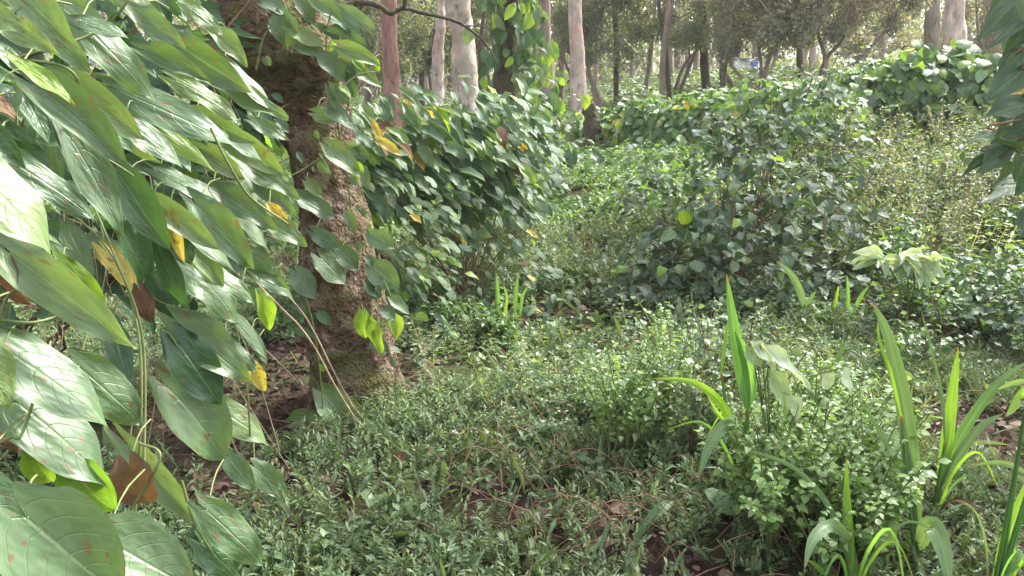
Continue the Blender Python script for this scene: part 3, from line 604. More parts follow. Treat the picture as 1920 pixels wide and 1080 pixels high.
for i, (x, y, Yb, rd, mt, lab) in enumerate(((1243, 215, 18, .09, 'greybark', 'slim twin-looking brown trunk at the middle of the wood edge'), (1256, 215, 19, .06, 'darkbark', 'thin dark trunk right beside the slim brown one'), (1155, 205, 22, .10, 'darkbark', 'dark leaning trunk low under the olive crowns'),
        (1205, 205, 24, .09, 'greybark', 'slender bent trunk between dark leaning and slim brown trunks'), (1325, 190, 20, .14, 'darkbark', 'curved dark trunk right of the slim brown pair'), (1490, 160, 24, .16, 'palebark', 'short whitish trunk before dark gap'), (1522, 150, 22, .12, 'pinkbark', 'narrow white trunk right of the short whitish one'),
        (1505, 160, 21, .13, 'darkbark', 'dark trunk between the two whitish ones'), (790, 215, 18, .09, 'darkbark', 'thin dark trunk left of the thinner pale fluted trunk'), (905, 230, 17, .06, 'darkbark', 'thin dark trunk behind the wide blotchy one'), (1050, 250, 24, .12, 'greybark', 'grey trunk close left of the tall pinkish trunk'), (690, 220, 20, .12, 'greybark', 'brown trunk left of the reddish ridged trunk'),
        (1115, 215, 30, .12, 'greybark', 'far grey trunk right of the tall pinkish trunk'), (1180, 210, 33, .10, 'greybark', 'far thin trunk among the olive trees'), (1290, 200, 30, .12, 'greybark', 'far pale brown trunk right of the slim pair'), (1345, 190, 34, .10, 'pinkbark', 'far pinkish trunk behind the curved dark one'), (1600, 130, 34, .12, 'greybark', 'far trunk left of the bright sky gap'), (1645, 120, 30, .10, 'palebark', 'far pale trunk under the bright sky gap'),
        (1690, 120, 36, .15, 'greybark', 'far trunk right of the bright sky gap'), (1430, 180, 30, .12, 'greybark', 'far trunk above the middle of the hedge'))):
    dx = R.normal() * 12; bg_tree('woodland_tree', lab, 'tree', [(x, y), (x + dx * .4 + R.normal() * 3, 110), (x + dx, 0)], Yb, mt, rd * .75, R.uniform(6, 9), nleaf=350, rings=24, amp=.02, cr=(1.4, 1.4, 1.0))

def low_tree(x, Yb, z0, c_r, n, mat, label, leaf=.06, twig=26, ns=3, dens='leaf', barkm='darkbark'):
    """small tree whose crown hangs low enough to fill the top of the picture"""
    bx = P(x, 150, Yb)[0]; b = gp(bx, Yb); r = thing('bushy_tree', b, label, 'tree', 'low bushy trees at the edge of the wood')
    a = Acc(); lc = Acc(); tops = []
    for k in range(ns):
        t = np.array([bx + R.normal() * c_r[0] * .4, Yb + R.normal() * .4, z0 + .6]); tops.append(t)
        a.add(tube_geo(spline([b + R.normal(size=3) * [.12, .12, 0], (b + t) / 2 + R.normal(size=3) * [.22, .15, 0], t, t + R.normal(size=3) * [.4, .3, 0] + [0, 0, 1.6]], 16), R.uniform(.035, .06), .015, 7))
    part('trunk', a, MAT['greybark'], r)
    ctr = np.array([bx, Yb, z0 + c_r[2] - .15])
    tw = Acc()
    for k in range(twig * (3 if mat == 'twiggy' else 1)):
        e = ctr + R.normal(size=3) * np.array(c_r) * .6; s = tops[k % ns] + [0, 0, R.uniform(-.3, 1)]
        tw.add(tube_geo(spline([s, (s + e) / 2 + R.normal(size=3) * .25, e, e + R.normal(size=3) * .4], 10), .014, .004, 4))
    part('twigs', tw, MAT['dry' if mat == 'twiggy' else 'greybark'], r, True)
    for k in range(34):
        c = ctr + R.uniform(-1, 1, 3) * np.array(c_r) * .85; p, nn = clump_points(c, np.array(c_r) * R.uniform(.12, .26), int(n * 2.8) // 34, .1, 1.1, seed=k % 4, rough=.4)
        if len(p): lc.add(diamond2(), frames(p, nrm(nn * .4 + jit(len(p), .6) + [0, 0, -.2]), nrm(jit(len(p), .5) + [0, 0, .7]), R.uniform(.8, 1.9, len(p)) * leaf, leaf * .7))
    part('crown', lc, MAT[mat], r, True)
for args in ((1130, 20, 1.7, (1.6, 1.2, 1.6), 9000, 'olive', 'bushy olive-green tree right of the tall pinkish trunk'), (1260, 22, 2.1, (2.0, 1.2, 1.6), 10000, 'olive', 'bushy grey-green tree above the slim brown trunks'), (1370, 19, 2.0, (1.6, 1.2, 1.5), 9000, 'olive', 'dark bushy tree at the middle of the wood edge'),
             (1440, 17, 1.8, (1.3, 1.0, 1.4), 6500, 'twiggy', 'dry twiggy tree full of bare straw-coloured twigs'), (1540, 16, 1.75, (1.5, 1.0, 1.5), 7000, 'twiggy', 'dry twiggy tree left of the bright sky gap'), (1610, 24, 2.4, (1.6, 1.2, 1.3), 4500, 'olive', 'bushy tree behind the twiggy ones, left of the sky gap'),
             (700, 17, 1.2, (1.3, 1.0, 1.6), 5500, 'olive', 'bushy tree behind the reddish trunk'), (790, 19, 1.6, (1.5, 1.0, 1.5), 6000, 'olive', 'bushy tree behind the pale fluted trunk'), (920, 22, 1.8, (1.7, 1.2, 1.4), 6500, 'olive', 'bushy tree behind the wide blotchy trunk'), (1010, 24, 1.9, (1.5, 1.2, 1.4), 6000, 'olive', 'bushy tree left of the tall pinkish trunk'),
             (1840, 20, 1.6, (1.5, 1.2, 1.5), 5000, 'twiggy', 'dry tree right of the stout peeling trunk'), (560, 16, 1.0, (1.8, 1.0, 1.8), 5000, 'olive', 'bushy tree glimpsed left of the mossy burl')):
    low_tree(*args)
def haze():
    m, n, l = new_mat('thin_haze'); v = n.new('ShaderNodeVolumePrincipled'); v.inputs['Color'].default_value = (.95, .95, .97, 1); v.inputs['Density'].default_value = HAZE; v.inputs['Anisotropy'].default_value = .3
    o = n.new('ShaderNodeOutputMaterial'); l.new(v.outputs[0], o.inputs['Volume'])
    v = np.array([[x, y, z] for x in (-95., 95.) for y in (-24., 114.) for z in (-2., 15.)]); f = np.array([(0, 1, 3, 2), (4, 6, 7, 5), (0, 4, 5, 1), (2, 3, 7, 6), (0, 2, 6, 4), (1, 5, 7, 3)])
    a = Acc(); a.add((v, f, v[:, :2], np.zeros(8))); me = a.mesh('haze', m, smoothf=False); o = link('haze', me); o['kind'] = 'stuff'; o['label'] = 'thin pale haze in the air of the wood'; o['category'] = 'haze'
HAZE = 0.0012
if HAZE: haze()
def far_woods():
    a = Acc(); t = Acc()
    for k in range(300):
        x = R.uniform(-34, 40); y = R.uniform(32, 60); z = R.uniform(.2, 7)
        if (.455 < x / y < .495 or -.155 < x / y < -.13) and z > 2.2: continue
        p, nn = clump_points((x, y, z), (2.4, 1.5, 1.1), 230, .1, 1.1, seed=k % 4, rough=.4)
        if len(p): a.add(diamond2(), frames(p, nrm(nn * .4 + jit(len(p), .6)), nrm(jit(len(p), .6) + [0, -.3, .5]), R.uniform(.2, .42, len(p)), .2))
    for k in range(170):
        x = R.uniform(-30, 34); y = R.uniform(28, 58); b = gp(x, y) - [0, 0, .1]; t.add(tube_geo(spline([b, b + [R.normal() * .3, 0, 4], b + [R.normal() * .8, 0, 9]], 8), R.uniform(.08, .2), .05, 6))
    stuffobj('far_woods', a, MAT['olive'], 'pale far-off woodland foliage seen between the trunks', 'woods')
    stuffobj('far_woods_trunks', t, MAT['greybark'], 'mass of thin far-off trunks filling the back of the wood', 'woods')
far_woods()
def shed():
    b = P(1395, 175, 28); b[2] = float(H(b[0], b[1])); r = thing('distant_hut', b, 'tiny white hut with a blue door glimpsed far off above the hedge', 'hut')
    def box(nm, c, s, m):
        v = np.array([[x, y, z] for x in (-.5, .5) for y in (-.5, .5) for z in (0, 1)]) * s + c + b; f = np.array([(0, 1, 3, 2), (4, 6, 7, 5), (0, 4, 5, 1), (2, 3, 7, 6), (0, 2, 6, 4), (1, 5, 7, 3)])
        a = Acc(); a.add((v, f, v[:, :2], np.zeros(8))); part(nm, a, m, r, smoothf=False)
    box('wall', (0, 0, 0), (.6, 1, .72), plain('white_paint', (.6, .6, .6), (.7, .7, .72)))
    box('door', (.12, -.54, .08), (.24, .06, .55), plain('blue_paint', (.12, .17, .4), (.15, .2, .45))); box('roof', (0, 0, .72), (.75, 1.2, .05), plain('roof_sheet', (.3, .3, .32)))
shed()

# ------------------------------------------------------------------ creeper hedge and mound on the right
def hedge():
    b = gp(1.4, 13.5); r = thing('creeper_hedge', b, 'low bright hedge smothered in creeper running right from the tall pinkish trunk', 'hedge')
    Ms = []; stems = []
    for i in range(14):
        t = i / 13; Y = 13.6 - 4.0 * t; px = 1120 + t * 450; ytop = 208 - 60 * t + 8 * math.sin(i * 1.7); x = P(px, ytop, Y)[0]; zt = P(px, ytop, Y)[2]; g = float(H(x, Y)); hh = max(.25, (zt - g) * .55)
        p, nn = clump_points((x, Y, zt - hh * .95), (.5, .45, hh), 330, .8, 1.06, seed=i % 4, rough=.22)
        D = nrm(nn * .5 + [0, -.2, -.6] + jit(len(p), .4)); L = R.uniform(.09, .17, len(p)); Ms.append(frames(p, D, nrm(nn * .5 + [0, -.3, .75] + jit(len(p), .25)), L, L * R.uniform(.65, .9, len(p)))); stems.append(np.array([x, Y, zt - hh]))
    sm, sa = shoots(np.vstack(Ms), 60, .12, (.2, .6), 8, .9, .3); Ms.append(np.array(sm)); part('shoots', sa, MAT['stem'], r, True)
    scatter_leaves(r, np.vstack(Ms), 'cordate', 'lo', dict(hedge=.80, lime=.08, yellow=.02, pale=.10), 300)
    a = Acc()
    for s in stems: a.add(tube_geo(spline([gp(s[0], s[1]), s], 5), .02, .012, 5)); a.add(tube_geo(spline([gp(s[0] + .2, s[1]), s + [-.1, 0, .2]], 5), .015, .01, 5))
    part('stems', a, MAT['brownstem'], r, True)
    pb = P(1109, 302, 13.0); pb[2] = float(H(pb[0], pb[1])); o = thing('stump', pb, 'dark weathered stump half hidden at the left end of the hedge', 'stump')
    a = Acc(); a.add(trunk_geo([pb - [0, 0, .1], pb + [0.02, 0, .2], pb + [0, 0, .4], pb + [-.03, 0, .55], pb + [-.05, 0, .7], pb + [-.06, 0, .78], pb + [-.06, 0, .8]], [.11, .10, .10, .095, .09, .08, .02], 60, 26, .05, 6, flare=.04)); part('stem', a, MAT['darkbark'], o)
hedge()
def mound():
    b = gp(5.0, 9.6); r = thing('vine_mound', b, 'tall rounded mound of round-leaved creeper under the stout peeling trunk', 'creeper')
    Ms = []
    for i, (px, yc, Y, rx, rz, n) in enumerate(((1590, 190, 9.3, .38, .35, 420), (1650, 185, 9.3, .45, .42, 560), (1720, 165, 9.2, .48, .47, 680), (1780, 150, 9.3, .42, .42, 560), (1830, 180, 9.0, .4, .5, 420), (1560, 215, 9.0, .35, .3, 260), (1900, 190, 9.4, .6, .5, 300), (1990, 190, 9.4, .7, .6, 250))):
        c = P(px, yc, Y); c[2] -= .05; p, nn = clump_points(c, (rx, .4, rz), n, .82, 1.05, seed=i % 4, rough=.16)
        D = nrm(nn * .4 + [0, -.25, -.7] + jit(len(p), .3)); L = R.uniform(.11, .18, len(p)); Ms.append(frames(p, D, nrm(nn * .5 + [0, -.45, .7] + jit(len(p), .2)), L, L * R.uniform(.75, .98, len(p))))
    sm, sa = shoots(np.vstack(Ms), 50, .13, (.15, .45), 8, .8, .4); Ms.append(np.array(sm)); part('shoots', sa, MAT['stem'], r, True)
    M = np.vstack(Ms); scatter_leaves(r, M, 'cordate', 'lo', dict(hedge=.7, pale=.1, lime=.14, mid=.1, yellow=.01), 300)
    part('stems', twigs(b, [P(R.uniform(1580, 1840), R.uniform(120, 220), 9.4) for _ in range(40)], .015, .005), MAT['brownstem'], r, True)
mound()

# ------------------------------------------------------------------ dark leafy shrub and taller one behind
def shrubs():
    spec = [('dark dense broad-leaved shrub in the middle of the clearing', (1.62, 5.25), [((1.25, 5.2, .24), (.3, .38, .36), 150), ((1.7, 5.3, .38), (.42, .42, .46), 260), ((1.5, 5.4, .8), (.3, .3, .25), 80), ((2.15, 5.5, .45), (.35, .4, .45), 170), ((1.0, 5.15, .12), (.3, .3, .35), 160)], .108, dict(shrub=.93, lime=.03, mid=.04), 300),
            ('taller leafy shrub just behind the dark dense one', (2.1, 6.7), [((1.3, 6.7, .6), (.5, .4, .42), 200), ((1.9, 6.7, 1.0), (.38, .35, .28), 150), ((2.35, 6.6, 1.15), (.33, .3, .26), 140), ((2.75, 7.0, .85), (.4, .4, .4), 170), ((1.9, 7.0, .5), (.9, .4, .4), 150)], .10, dict(shrub=.3, mid=.35, hedge=.35), 260)]
    for lab, (bx, by), cl, sz, mats, nobj in spec:
        b = gp(bx, by); r = thing('leafy_shrub', b, lab, 'shrub', 'broad-leaved shrubs'); Ms = []; tg = []
        for i, (c, rr, n) in enumerate(cl):
            c = np.array(c); c[2] += 0
            p, nn = clump_points(c, rr, n, .45, 1.1, seed=i, rough=.25); az = jit(len(p), .5)
            D = nrm(nn * [.7, .7, 0] + az * [1, 1, .3] + [0, -.05, -.28]); L = R.uniform(.7, 1.25, len(p)) * sz
            Ms.append(frames(p, D, nrm(np.array([0, -.12, 1.0]) + nn * .15 + jit(len(p), .25)), L, L * R.uniform(.6, .8, len(p)))); tg += list(p[R.integers(0, len(p), 22)])
        sm, sa = shoots(np.vstack(Ms), 40, .10, (.2, .5), 9, .8, .3); Ms.append(np.array(sm)); part('shoots', sa, MAT['brownstem'], r, True)
        scatter_leaves(r, np.vstack(Ms), 'ovate', 'med', mats, nobj)
        part('stems', twigs(b, tg[::3], .006, .002, .22), MAT['brownstem'], r, True)
shrubs()

# ------------------------------------------------------------------ hanging branch at the top right
def right_branch():
    r = thing('overhanging_tree', gp(3.2, 3.6), 'tree with drooping bluish-green leaves reaching in from the right edge', 'tree')
    a = Acc(); b = gp(3.2, 3.6); a.add(trunk_geo([b, b + [.05, 0, 1.2], b + [-.1, -.1, 2.6], b + [.1, .3, 4], b + [.3, .8, 4.9]], [.1, .09, .08, .07, .05], 40, 14, .02, 5)); part('trunk', a, MAT['darkbark'], r)
    ca = Acc(); ba = Acc()  # unseen leaf clumps and limbs added overhead to shade shrub, foreground and undergrowth
    for c, rr, n in (((4.5, 7.9, 5.0), (1.1, .8, .5), 1300), ((2.8, 4.6, 4.5), (.7, .55, .4), 420), ((6.6, 6.2, 5.0), (.9, .7, .5), 600)):
        p, nn = clump_points(c, rr, n, .1, 1.1, rough=.35); ca.add(GEO['ovate', 'lo'][2], frames(p, nrm(nn * [1, 1, .2] + jit(len(p), .5)), nrm(nn * .3 + [0, 0, .9] + jit(len(p), .3)), R.uniform(.1, .16, len(p)), .08))
        q = b + [.2, .5, 4.4]; ba.add(tube_geo(spline([q, (q + c) / 2 + [0, 0, .2], c], 8), .04, .01, 6))
    part('limbs', ba, MAT['darkbark'], r); part('crown', ca, MAT['shrub'], r, True)
    L = [(1925, -15, 1826, 76, .32), (1935, 20, 1850, 92, .3), (1940, 55, 1872, 104, .4), (1935, 118, 1846, 190, .55), (1935, 190, 1845, 218, .6), (1950, 225, 1882, 248, .7), (1870, 248, 1812, 266, .5), (1858, 288, 1800, 330, .3), (1892, 300, 1880, 344, .5), (1925, 290, 1905, 350, .6), (1900, 240, 1855, 268, .6), (1925, 90, 1870, 150, .4),
         (1905, -30, 1850, 30, .3), (1935, 150, 1880, 205, .6), (1870, 305, 1822, 322, .35), (1935, 330, 1900, 370, .5), (1900, 270, 1850, 296, .4), (1960, 60, 1900, 130, .5), (1960, 260, 1915, 300, .6), (1930, 0, 1890, 50, .5)]
    tg = []
    for e in L:
        M, k, mk, B = lf(*e[:5], R.uniform(2.7, 3.1), 'lime' if R.random() < .08 else 'shrub', kind='ovate', up=.9); add_leaf(r, M, k, 'med', mk); tg.append(B)
    M, k, mk, B = lf(1932, 160, 1868, 186, .3, 2.85, 'yellow', kind='ovate'); add_leaf(r, M, k, 'med', mk, 'yellowed leaf')
    Ms = []
    for i in range(90):
        px, py, Y = R.uniform(1900, 2150), R.uniform(-150, 380), R.uniform(2.7, 3.5); B = P(px, py, Y); D = nrm(np.array([-.6, -.2, -.6]) + R.normal(size=3) * .3); Ms.append(frames(B[None], D[None], nrm(np.array([[-.2, -.3, .9]])), R.uniform(.13, .19), .08)[0])
    for M in Ms: add_leaf(r, M, 'ovate', 'med', 'shrub')
    a = Acc(); s = b + [-.08, -.08, 2.4]; s2 = b + [0, 0, 1.1]
    for t in tg: o_ = s if t[2] > 1.5 else s2; a.add(tube_geo(spline([o_, (o_ + t) / 2 + [.2, 0, .2], t + [.03, .02, .03], t], 12), .008, .0025, 5))
    part('twigs', a, MAT['brownstem'], r, True)
right_branch()

# ------------------------------------------------------------------ long strap-like grass plants
def ribbon(pts, w_, fold=.25, roll=0.0, n=22, base=.35, peak=.35):
    c = spline(pts, n); t = nrm(np.gradient(c, axis=0)); u = np.linspace(0, 1, n)
    vw = nrm(CAM - c); side = nrm(np.cross(t, vw)); nn = np.cross(side, t); ca, sa = math.cos(roll), math.sin(roll); side, nn = side * ca + nn * sa, nn * ca - side * sa
    ww = w_ / 2 * np.interp(u, [0, peak * .5, peak, .65, .85, .95, 1], [base, .85, 1, .82, .45, .18, .0])
    cols = [-1, -.5, 0, .5, 1]; v = np.stack([c + side * (ww * s)[:, None] + nn * (ww * fold * abs(s))[:, None] for s in cols], 1).reshape(-1, 3)
    k = len(cols); f = [(i * k + j, i * k + j + 1, (i + 1) * k + j + 1, (i + 1) * k + j) for i in range(n - 1) for j in range(k - 1)]
    uv = np.array([[.5 + .5 * s, u_] for u_ in u for s in cols]); return v, np.array(f), uv, np.zeros(len(v))
mat_pale_blade = leafmat('pale_blade', [(0.12, 0.2, 0.10), (0.10, 0.18, 0.08)], 0.3, .25, ribs=True)
mat_lime_blade = leafmat('lime_blade', [(0.16, 0.30, 0.03), (0.13, 0.26, 0.03)], 0.4, .5, tcol=2.0, ribs=True)
BM = dict(g=MAT['grass'], p=mat_pale_blade, l=mat_lime_blade)
def blades(label, base, Y, bl, group='long-bladed grass plants'):
    b = P(base[0], base[1], Y); b[2] = float(H(b[0], b[1])); r = thing('grass_plant', b, label, 'grass plant', group)
    for pl, w_, m, dy, roll in bl:
        k = len(pl); pts = [P(x, y, Y + dy * i / max(1, k - 1)) for i, (x, y) in enumerate(pl)]
        wm = .86 * w_ / F * Y / ray(960, 800)[1]; a = Acc(); a.add(ribbon(pts, wm, R.uniform(.15, .4), roll)); o = part('blade', a, BM[m], r)
        st = pts[0]; e = np.array([b[0] + R.normal() * .01, b[1], b[2] - .02])
        if st[2] - e[2] > .06: a = Acc(); a.add(tube_geo(spline([e, (e * .4 + st * .6) + [0, 0, .0], st], 8), .006, .0045, 6)); part('stalk', a, BM['g'], r)
blades('tallest strap-leaved grass clump, its long pale blade curving up to a point', (1722, 1060), 2.15, [([(1720, 1010), (1714, 930), (1704, 820), (1686, 710), (1662, 620), (1634, 564)], 38, 'p', .1, .1), ([(1722, 1010), (1708, 900), (1702, 800), (1712, 720)], 26, 'g', .1, .9), ([(1718, 990), (1690, 890), (1650, 810), (1606, 740)], 14, 'p', .15, .2), ([(1662, 1052), (1680, 970), (1696, 890)], 18, 'l', 0, 0),
   ([(1690, 780), (1670, 700), (1650, 640), (1645, 600)], 9, 'l', .1, .3), ([(1722, 1030), (1745, 985), (1768, 1030), (1782, 1110)], 42, 'p', -.2, .1), ([(1716, 1090), (1716, 1040), (1708, 990)], 34, 'g', 0, .6), ([(1690, 1080), (1640, 1055), (1590, 1085)], 34, 'p', -.1, .3)])
blades('grass clump with fan of three bright broad blades near right edge', (1745, 1000), 2.45, [([(1762, 915), (1775, 830), (1786, 740), (1797, 648)], 27, 'l', .1, 0), ([(1764, 910), (1790, 840), (1835, 765), (1880, 712), (1935, 672)], 25, 'g', .1, .4), ([(1764, 912), (1800, 852), (1840, 800), (1884, 774)], 20, 'p', 0, .2), ([(1772, 830), (1765, 740), (1745, 650), (1725, 572)], 8, 'p', .1, 0), ([(1750, 960), (1765, 905), (1790, 830)], 16, 'g', .1, .4)])
blades('low grass clump at the bottom with one bright upright blade and a drooping pale one', (1598, 1085), 2.02, [([(1594, 1085), (1592, 1010), (1588, 940), (1587, 856)], 22, 'l', .1, 0), ([(1594, 1010), (1560, 985), (1525, 1010), (1508, 1068)], 28, 'p', -.15, .1), ([(1592, 1050), (1560, 960), (1500, 885), (1430, 852), (1365, 843)], 13, 'p', .3, .2), ([(1590, 1050), (1565, 970), (1535, 920), (1505, 890)], 16, 'g', .2, .3),
   ([(1602, 1085), (1600, 1040), (1580, 970)], 20, 'g', .1, .5), ([(1555, 1085), (1540, 1030), (1530, 990)], 10, 'g', .05, .2), ([(1560, 1090), (1530, 1060), (1510, 1048)], 12, 'l', .0, .2)])
blades('grass plant with a tall bright green blade standing above the sunlit weeds', (1400, 960), 2.45, [([(1402, 765), (1392, 700), (1376, 610), (1362, 512)], 30, 'g', .1, .1), ([(1400, 770), (1408, 720), (1396, 660), (1378, 620)], 34, 'g', .05, .5), ([(1384, 850), (1366, 780), (1335, 738), (1290, 714), (1218, 709)], 19, 'l', -.1, .2), ([(1392, 850), (1366, 800), (1335, 825), (1306, 905)], 30, 'p', -.15, .1),
   ([(1372, 800), (1350, 780), (1325, 740)], 10, 'l', 0, .1), ([(1352, 700), (1360, 640), (1365, 600)], 9, 'l', .1, 0)])
blades('grass blades crossing the lower right corner', (1868, 1085), 2.0, [([(1868, 1085), (1888, 1020), (1912, 950), (1940, 875)], 32, 'l', .1, .1), ([(1870, 1100), (1890, 1060), (1930, 1040)], 40, 'g', .0, .2), ([(1930, 740), (1912, 742), (1884, 782)], 44, 'l', -.1, 1.0), ([(1935, 892), (1880, 868), (1820, 872)], 13, 'p', .1, .2), ([(1935, 915), (1900, 885)], 12, 'p', .1, .2), ([(1930, 712), (1900, 718), (1870, 730)], 12, 'p', .1, .2)])
blades('lone pale blade bending left low in the middle foreground', (1300, 950), 2.4, [([(1262, 942), (1240, 952), (1210, 985), (1180, 1032)], 24, 'p', -.1, .1), ([(1300, 1000), (1200, 1060), (1110, 1075)], 9, 'g', -.05, .2)])
blades('small upright grass tuft between thicket and path', (950, 600), 4.6, [([(935, 592), (933, 550), (930, 508)], 10, 'g', 0, 0), ([(965, 588), (967, 550), (972, 512)], 10, 'g', 0, 0), ([(945, 594), (950, 560), (943, 530)], 7, 'l', 0, 0), ([(976, 588), (980, 555), (992, 535)], 7, 'g', 0, 0)])
blades('pale arching blade at the foot of the dark shrub', (1508, 590), 4.5, [([(1508, 580), (1500, 545), (1482, 512), (1454, 488)], 15, 'p', 0, .1), ([(1500, 585), (1520, 560), (1530, 545)], 8, 'g', 0, .1)])
blades('thin grass tuft right of the dark shrub', (1585, 590), 4.6, [([(1590, 585), (1590, 550), (1588, 515)], 8, 'g', 0, 0), ([(1600, 585), (1615, 555), (1630, 535)], 9, 'g', 0, 0), ([(1560, 590), (1568, 560), (1572, 535)], 8, 'l', 0, 0)])

def extra_blades():
    for o in [o for o in COL.objects if o.name.startswith('grass_plant') and 'lone' not in o['label']]:
        b = np.array(o.location[:]); far = b[1] > 4
        for k in range(2 if far else 4):
            az = R.uniform(0, 6.28); h = R.uniform(.10, .26) if far else R.uniform(.15, .42); out = R.uniform(.25, .9) * h; d = np.array([math.cos(az), math.sin(az), 0])
            s0 = b + d * .01; pts = [s0, s0 + d * out * .25 + [0, 0, h * .6], s0 + d * out * .7 + [0, 0, h * .95], s0 + d * out * 1.25 + [0, 0, h * R.uniform(.5, .9)]]
            a = Acc(); a.add(ribbon(pts, R.uniform(.006, .013), .3, R.uniform(-.6, .6), 14)); part('blade', a, BM['gpl'[int(R.integers(3))] if R.random() > .15 else 'g'], o)
        for k in range(2):
            az = R.uniform(0, 6.28); d = np.array([math.cos(az), math.sin(az), 0]); s0 = b + [0, 0, .03]; a = Acc(); a.add(ribbon([s0, s0 + d * .08 + [0, 0, .07], s0 + d * .2 + [0, 0, .01]], .014, .4, .8, 12)); part('blade', a, MAT['brown'], o, label='withered brown blade')
extra_blades()
def broad_weed():
    r = thing('broadleaf_seedling', P(1470, 900, 2.5) * [1, 1, 0], 'broad pale leaf spray catching the light among the sunlit weeds', 'plant'); st = Acc(); s = P(1440, 760, 2.5)
    for e in ((1405, 640, 1458, 700, .45), (1425, 645, 1528, 735, .24), (1440, 690, 1520, 808, .3), (1398, 650, 1440, 690, .55), (1480, 740, 1522, 806, .4), (1320, 918, 1400, 968, .4), (1490, 962, 1545, 1000, .5), (1545, 700, 1572, 740, .7), (1560, 830, 1600, 880, .4), (1580, 690, 1610, 745, .5)):
        M, k, mk, B = lf(*e, 2.42, 'pale', kind='ovate', up=1.0); add_leaf(r, M, k, 'med', mk); st.add(tube_geo(spline([P(1450, 920, 2.5), (B + s) / 2, B], 8), .003, .002, 5))
    part('stem', st, MAT['stem'], r)
    r = thing('pale_leaved_plant', gp(2.35, 4.6), 'plant topped by a spray of narrow whitish leaves above dark undergrowth', 'plant'); st = Acc(); b = gp(2.35, 4.6)
    for cx, cy in ((1655, 485), (1690, 478), (1735, 485), (1712, 500)):
        c = P(cx, cy, 4.5); st.add(tube_geo(spline([b, (b + c) / 2 + [.03, 0, .05], c], 8), .008, .004, 5))
        for k in range(13):
            az = R.uniform(0, 6.28); D = np.array([math.cos(az), math.sin(az) * .8, R.uniform(-.5, .35)]); L = R.uniform(.12, .2)
            add_leaf(r, frames(c[None], D[None], nrm(np.array([[0, -.3, 1.0]]) + jit(1, .2)), L, L * .3)[0], 'lance', 'med', 'pale')
    part('stem', st, MAT['stem'], r)
broad_weed()

# ------------------------------------------------------------------ countable weeds: built once per kind, copied
def weed_proto(name, h, nl, L, W, mk, seed, stemmat='brownstem', branches=4, spread=.3, kind='ovate'):
    rg = np.random.default_rng(seed); st = Acc(); lv = Acc(); tops = []
    for k in range(branches):
        az = rg.uniform(0, 6.28); t = np.array([math.cos(az) * spread * h * rg.uniform(.3, 1), math.sin(az) * spread * h * rg.uniform(.3, 1), h * rg.uniform(.65, 1)])
        c = spline([np.zeros(3), t * [.3, .3, .55] + rg.normal(size=3) * .01, t], 10); st.add(tube_geo(c, .0035, .0015, 4))
        m = nl // branches; u = rg.uniform(.25, 1, m) ** .7; p = np.stack([np.interp(u, np.linspace(0, 1, 10), c[:, i]) for i in range(3)], -1)
        a2 = rg.uniform(0, 6.28, m); el = rg.uniform(-.35, .5, m); D = np.stack([np.cos(a2) * np.cos(el), np.sin(a2) * np.cos(el), np.sin(el)], -1); LL = L * rg.uniform(.6, 1.25, m) * (1.2 - .5 * u)
        N = nrm(np.array([0, 0, 1.0]) + rg.normal(size=(m, 3)) * .35); lv.add(GEO[kind, 'lo'][k % 7], frames(p + D * L * .25, D, N, LL, LL * W), rg.random(m))
    return st.mesh('stem', MAT[stemmat]), lv.mesh('leaves', MAT[mk]), st.tri + lv.tri
WP = {}
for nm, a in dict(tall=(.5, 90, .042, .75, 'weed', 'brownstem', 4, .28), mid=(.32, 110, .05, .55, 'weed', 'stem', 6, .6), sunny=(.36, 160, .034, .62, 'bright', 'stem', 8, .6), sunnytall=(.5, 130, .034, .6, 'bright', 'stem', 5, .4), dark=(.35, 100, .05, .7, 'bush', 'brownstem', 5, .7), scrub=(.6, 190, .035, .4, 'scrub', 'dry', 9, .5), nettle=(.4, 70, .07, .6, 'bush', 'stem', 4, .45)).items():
    WP[nm] = [weed_proto(nm, a[0], a[1], a[2], a[3], a[4], 11 * i + len(nm), a[5], a[6], a[7]) for i in range(4)]
TRI[0] += sum(p[2] for v in WP.values() for p in v)
NW = [0]
def weeds(name, proto, pos, label, cat, group, smin=.8, smax=1.2):
    for x, y in pos:
        sm, lm, _ = WP[proto][R.integers(4)]; s = R.uniform(smin, smax)
        r = thing(name, gp(x, y) - [0, 0, .01], label, cat, group); r.rotation_euler = (R.normal() * .08, R.normal() * .08, R.uniform(0, 6.28)); r.scale = (s, s, s)
        link('stem', sm, r); o = link('leaves', lm, r); o['kind'] = 'stuff'; NW[0] += 1
def region(px0, px1, py0, py1, n):
    out = []
    while len(out) < n:
        g = G(R.uniform(px0, px1), R.uniform(py0, py1)); out.append((g[0], g[1]))
    return out
weeds('tall_weed', 'sunnytall', region(1110, 1270, 760, 900, 14), 'reddish-stemmed small-leaved weed standing in the middle of the clearing', 'weed', 'reddish-stemmed weeds in the middle', .8, 1.15)
weeds('tall_weed', 'tall', region(1240, 1420, 740, 880, 12), 'slender small-leaved weed left of the sunlit patch', 'weed', 'slender weeds left of the sunlit patch', .8, 1.2)
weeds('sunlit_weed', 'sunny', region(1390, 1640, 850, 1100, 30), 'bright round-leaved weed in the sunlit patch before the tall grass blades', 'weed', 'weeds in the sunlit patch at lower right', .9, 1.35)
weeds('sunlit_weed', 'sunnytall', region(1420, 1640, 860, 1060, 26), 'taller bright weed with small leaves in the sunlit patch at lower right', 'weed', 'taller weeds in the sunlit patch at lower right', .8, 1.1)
weeds('small_weed', 'mid', region(950, 1250, 690, 860, 26), 'low pale green weed among the feathery ground cover', 'weed', 'low weeds in the ground cover', .5, .8)
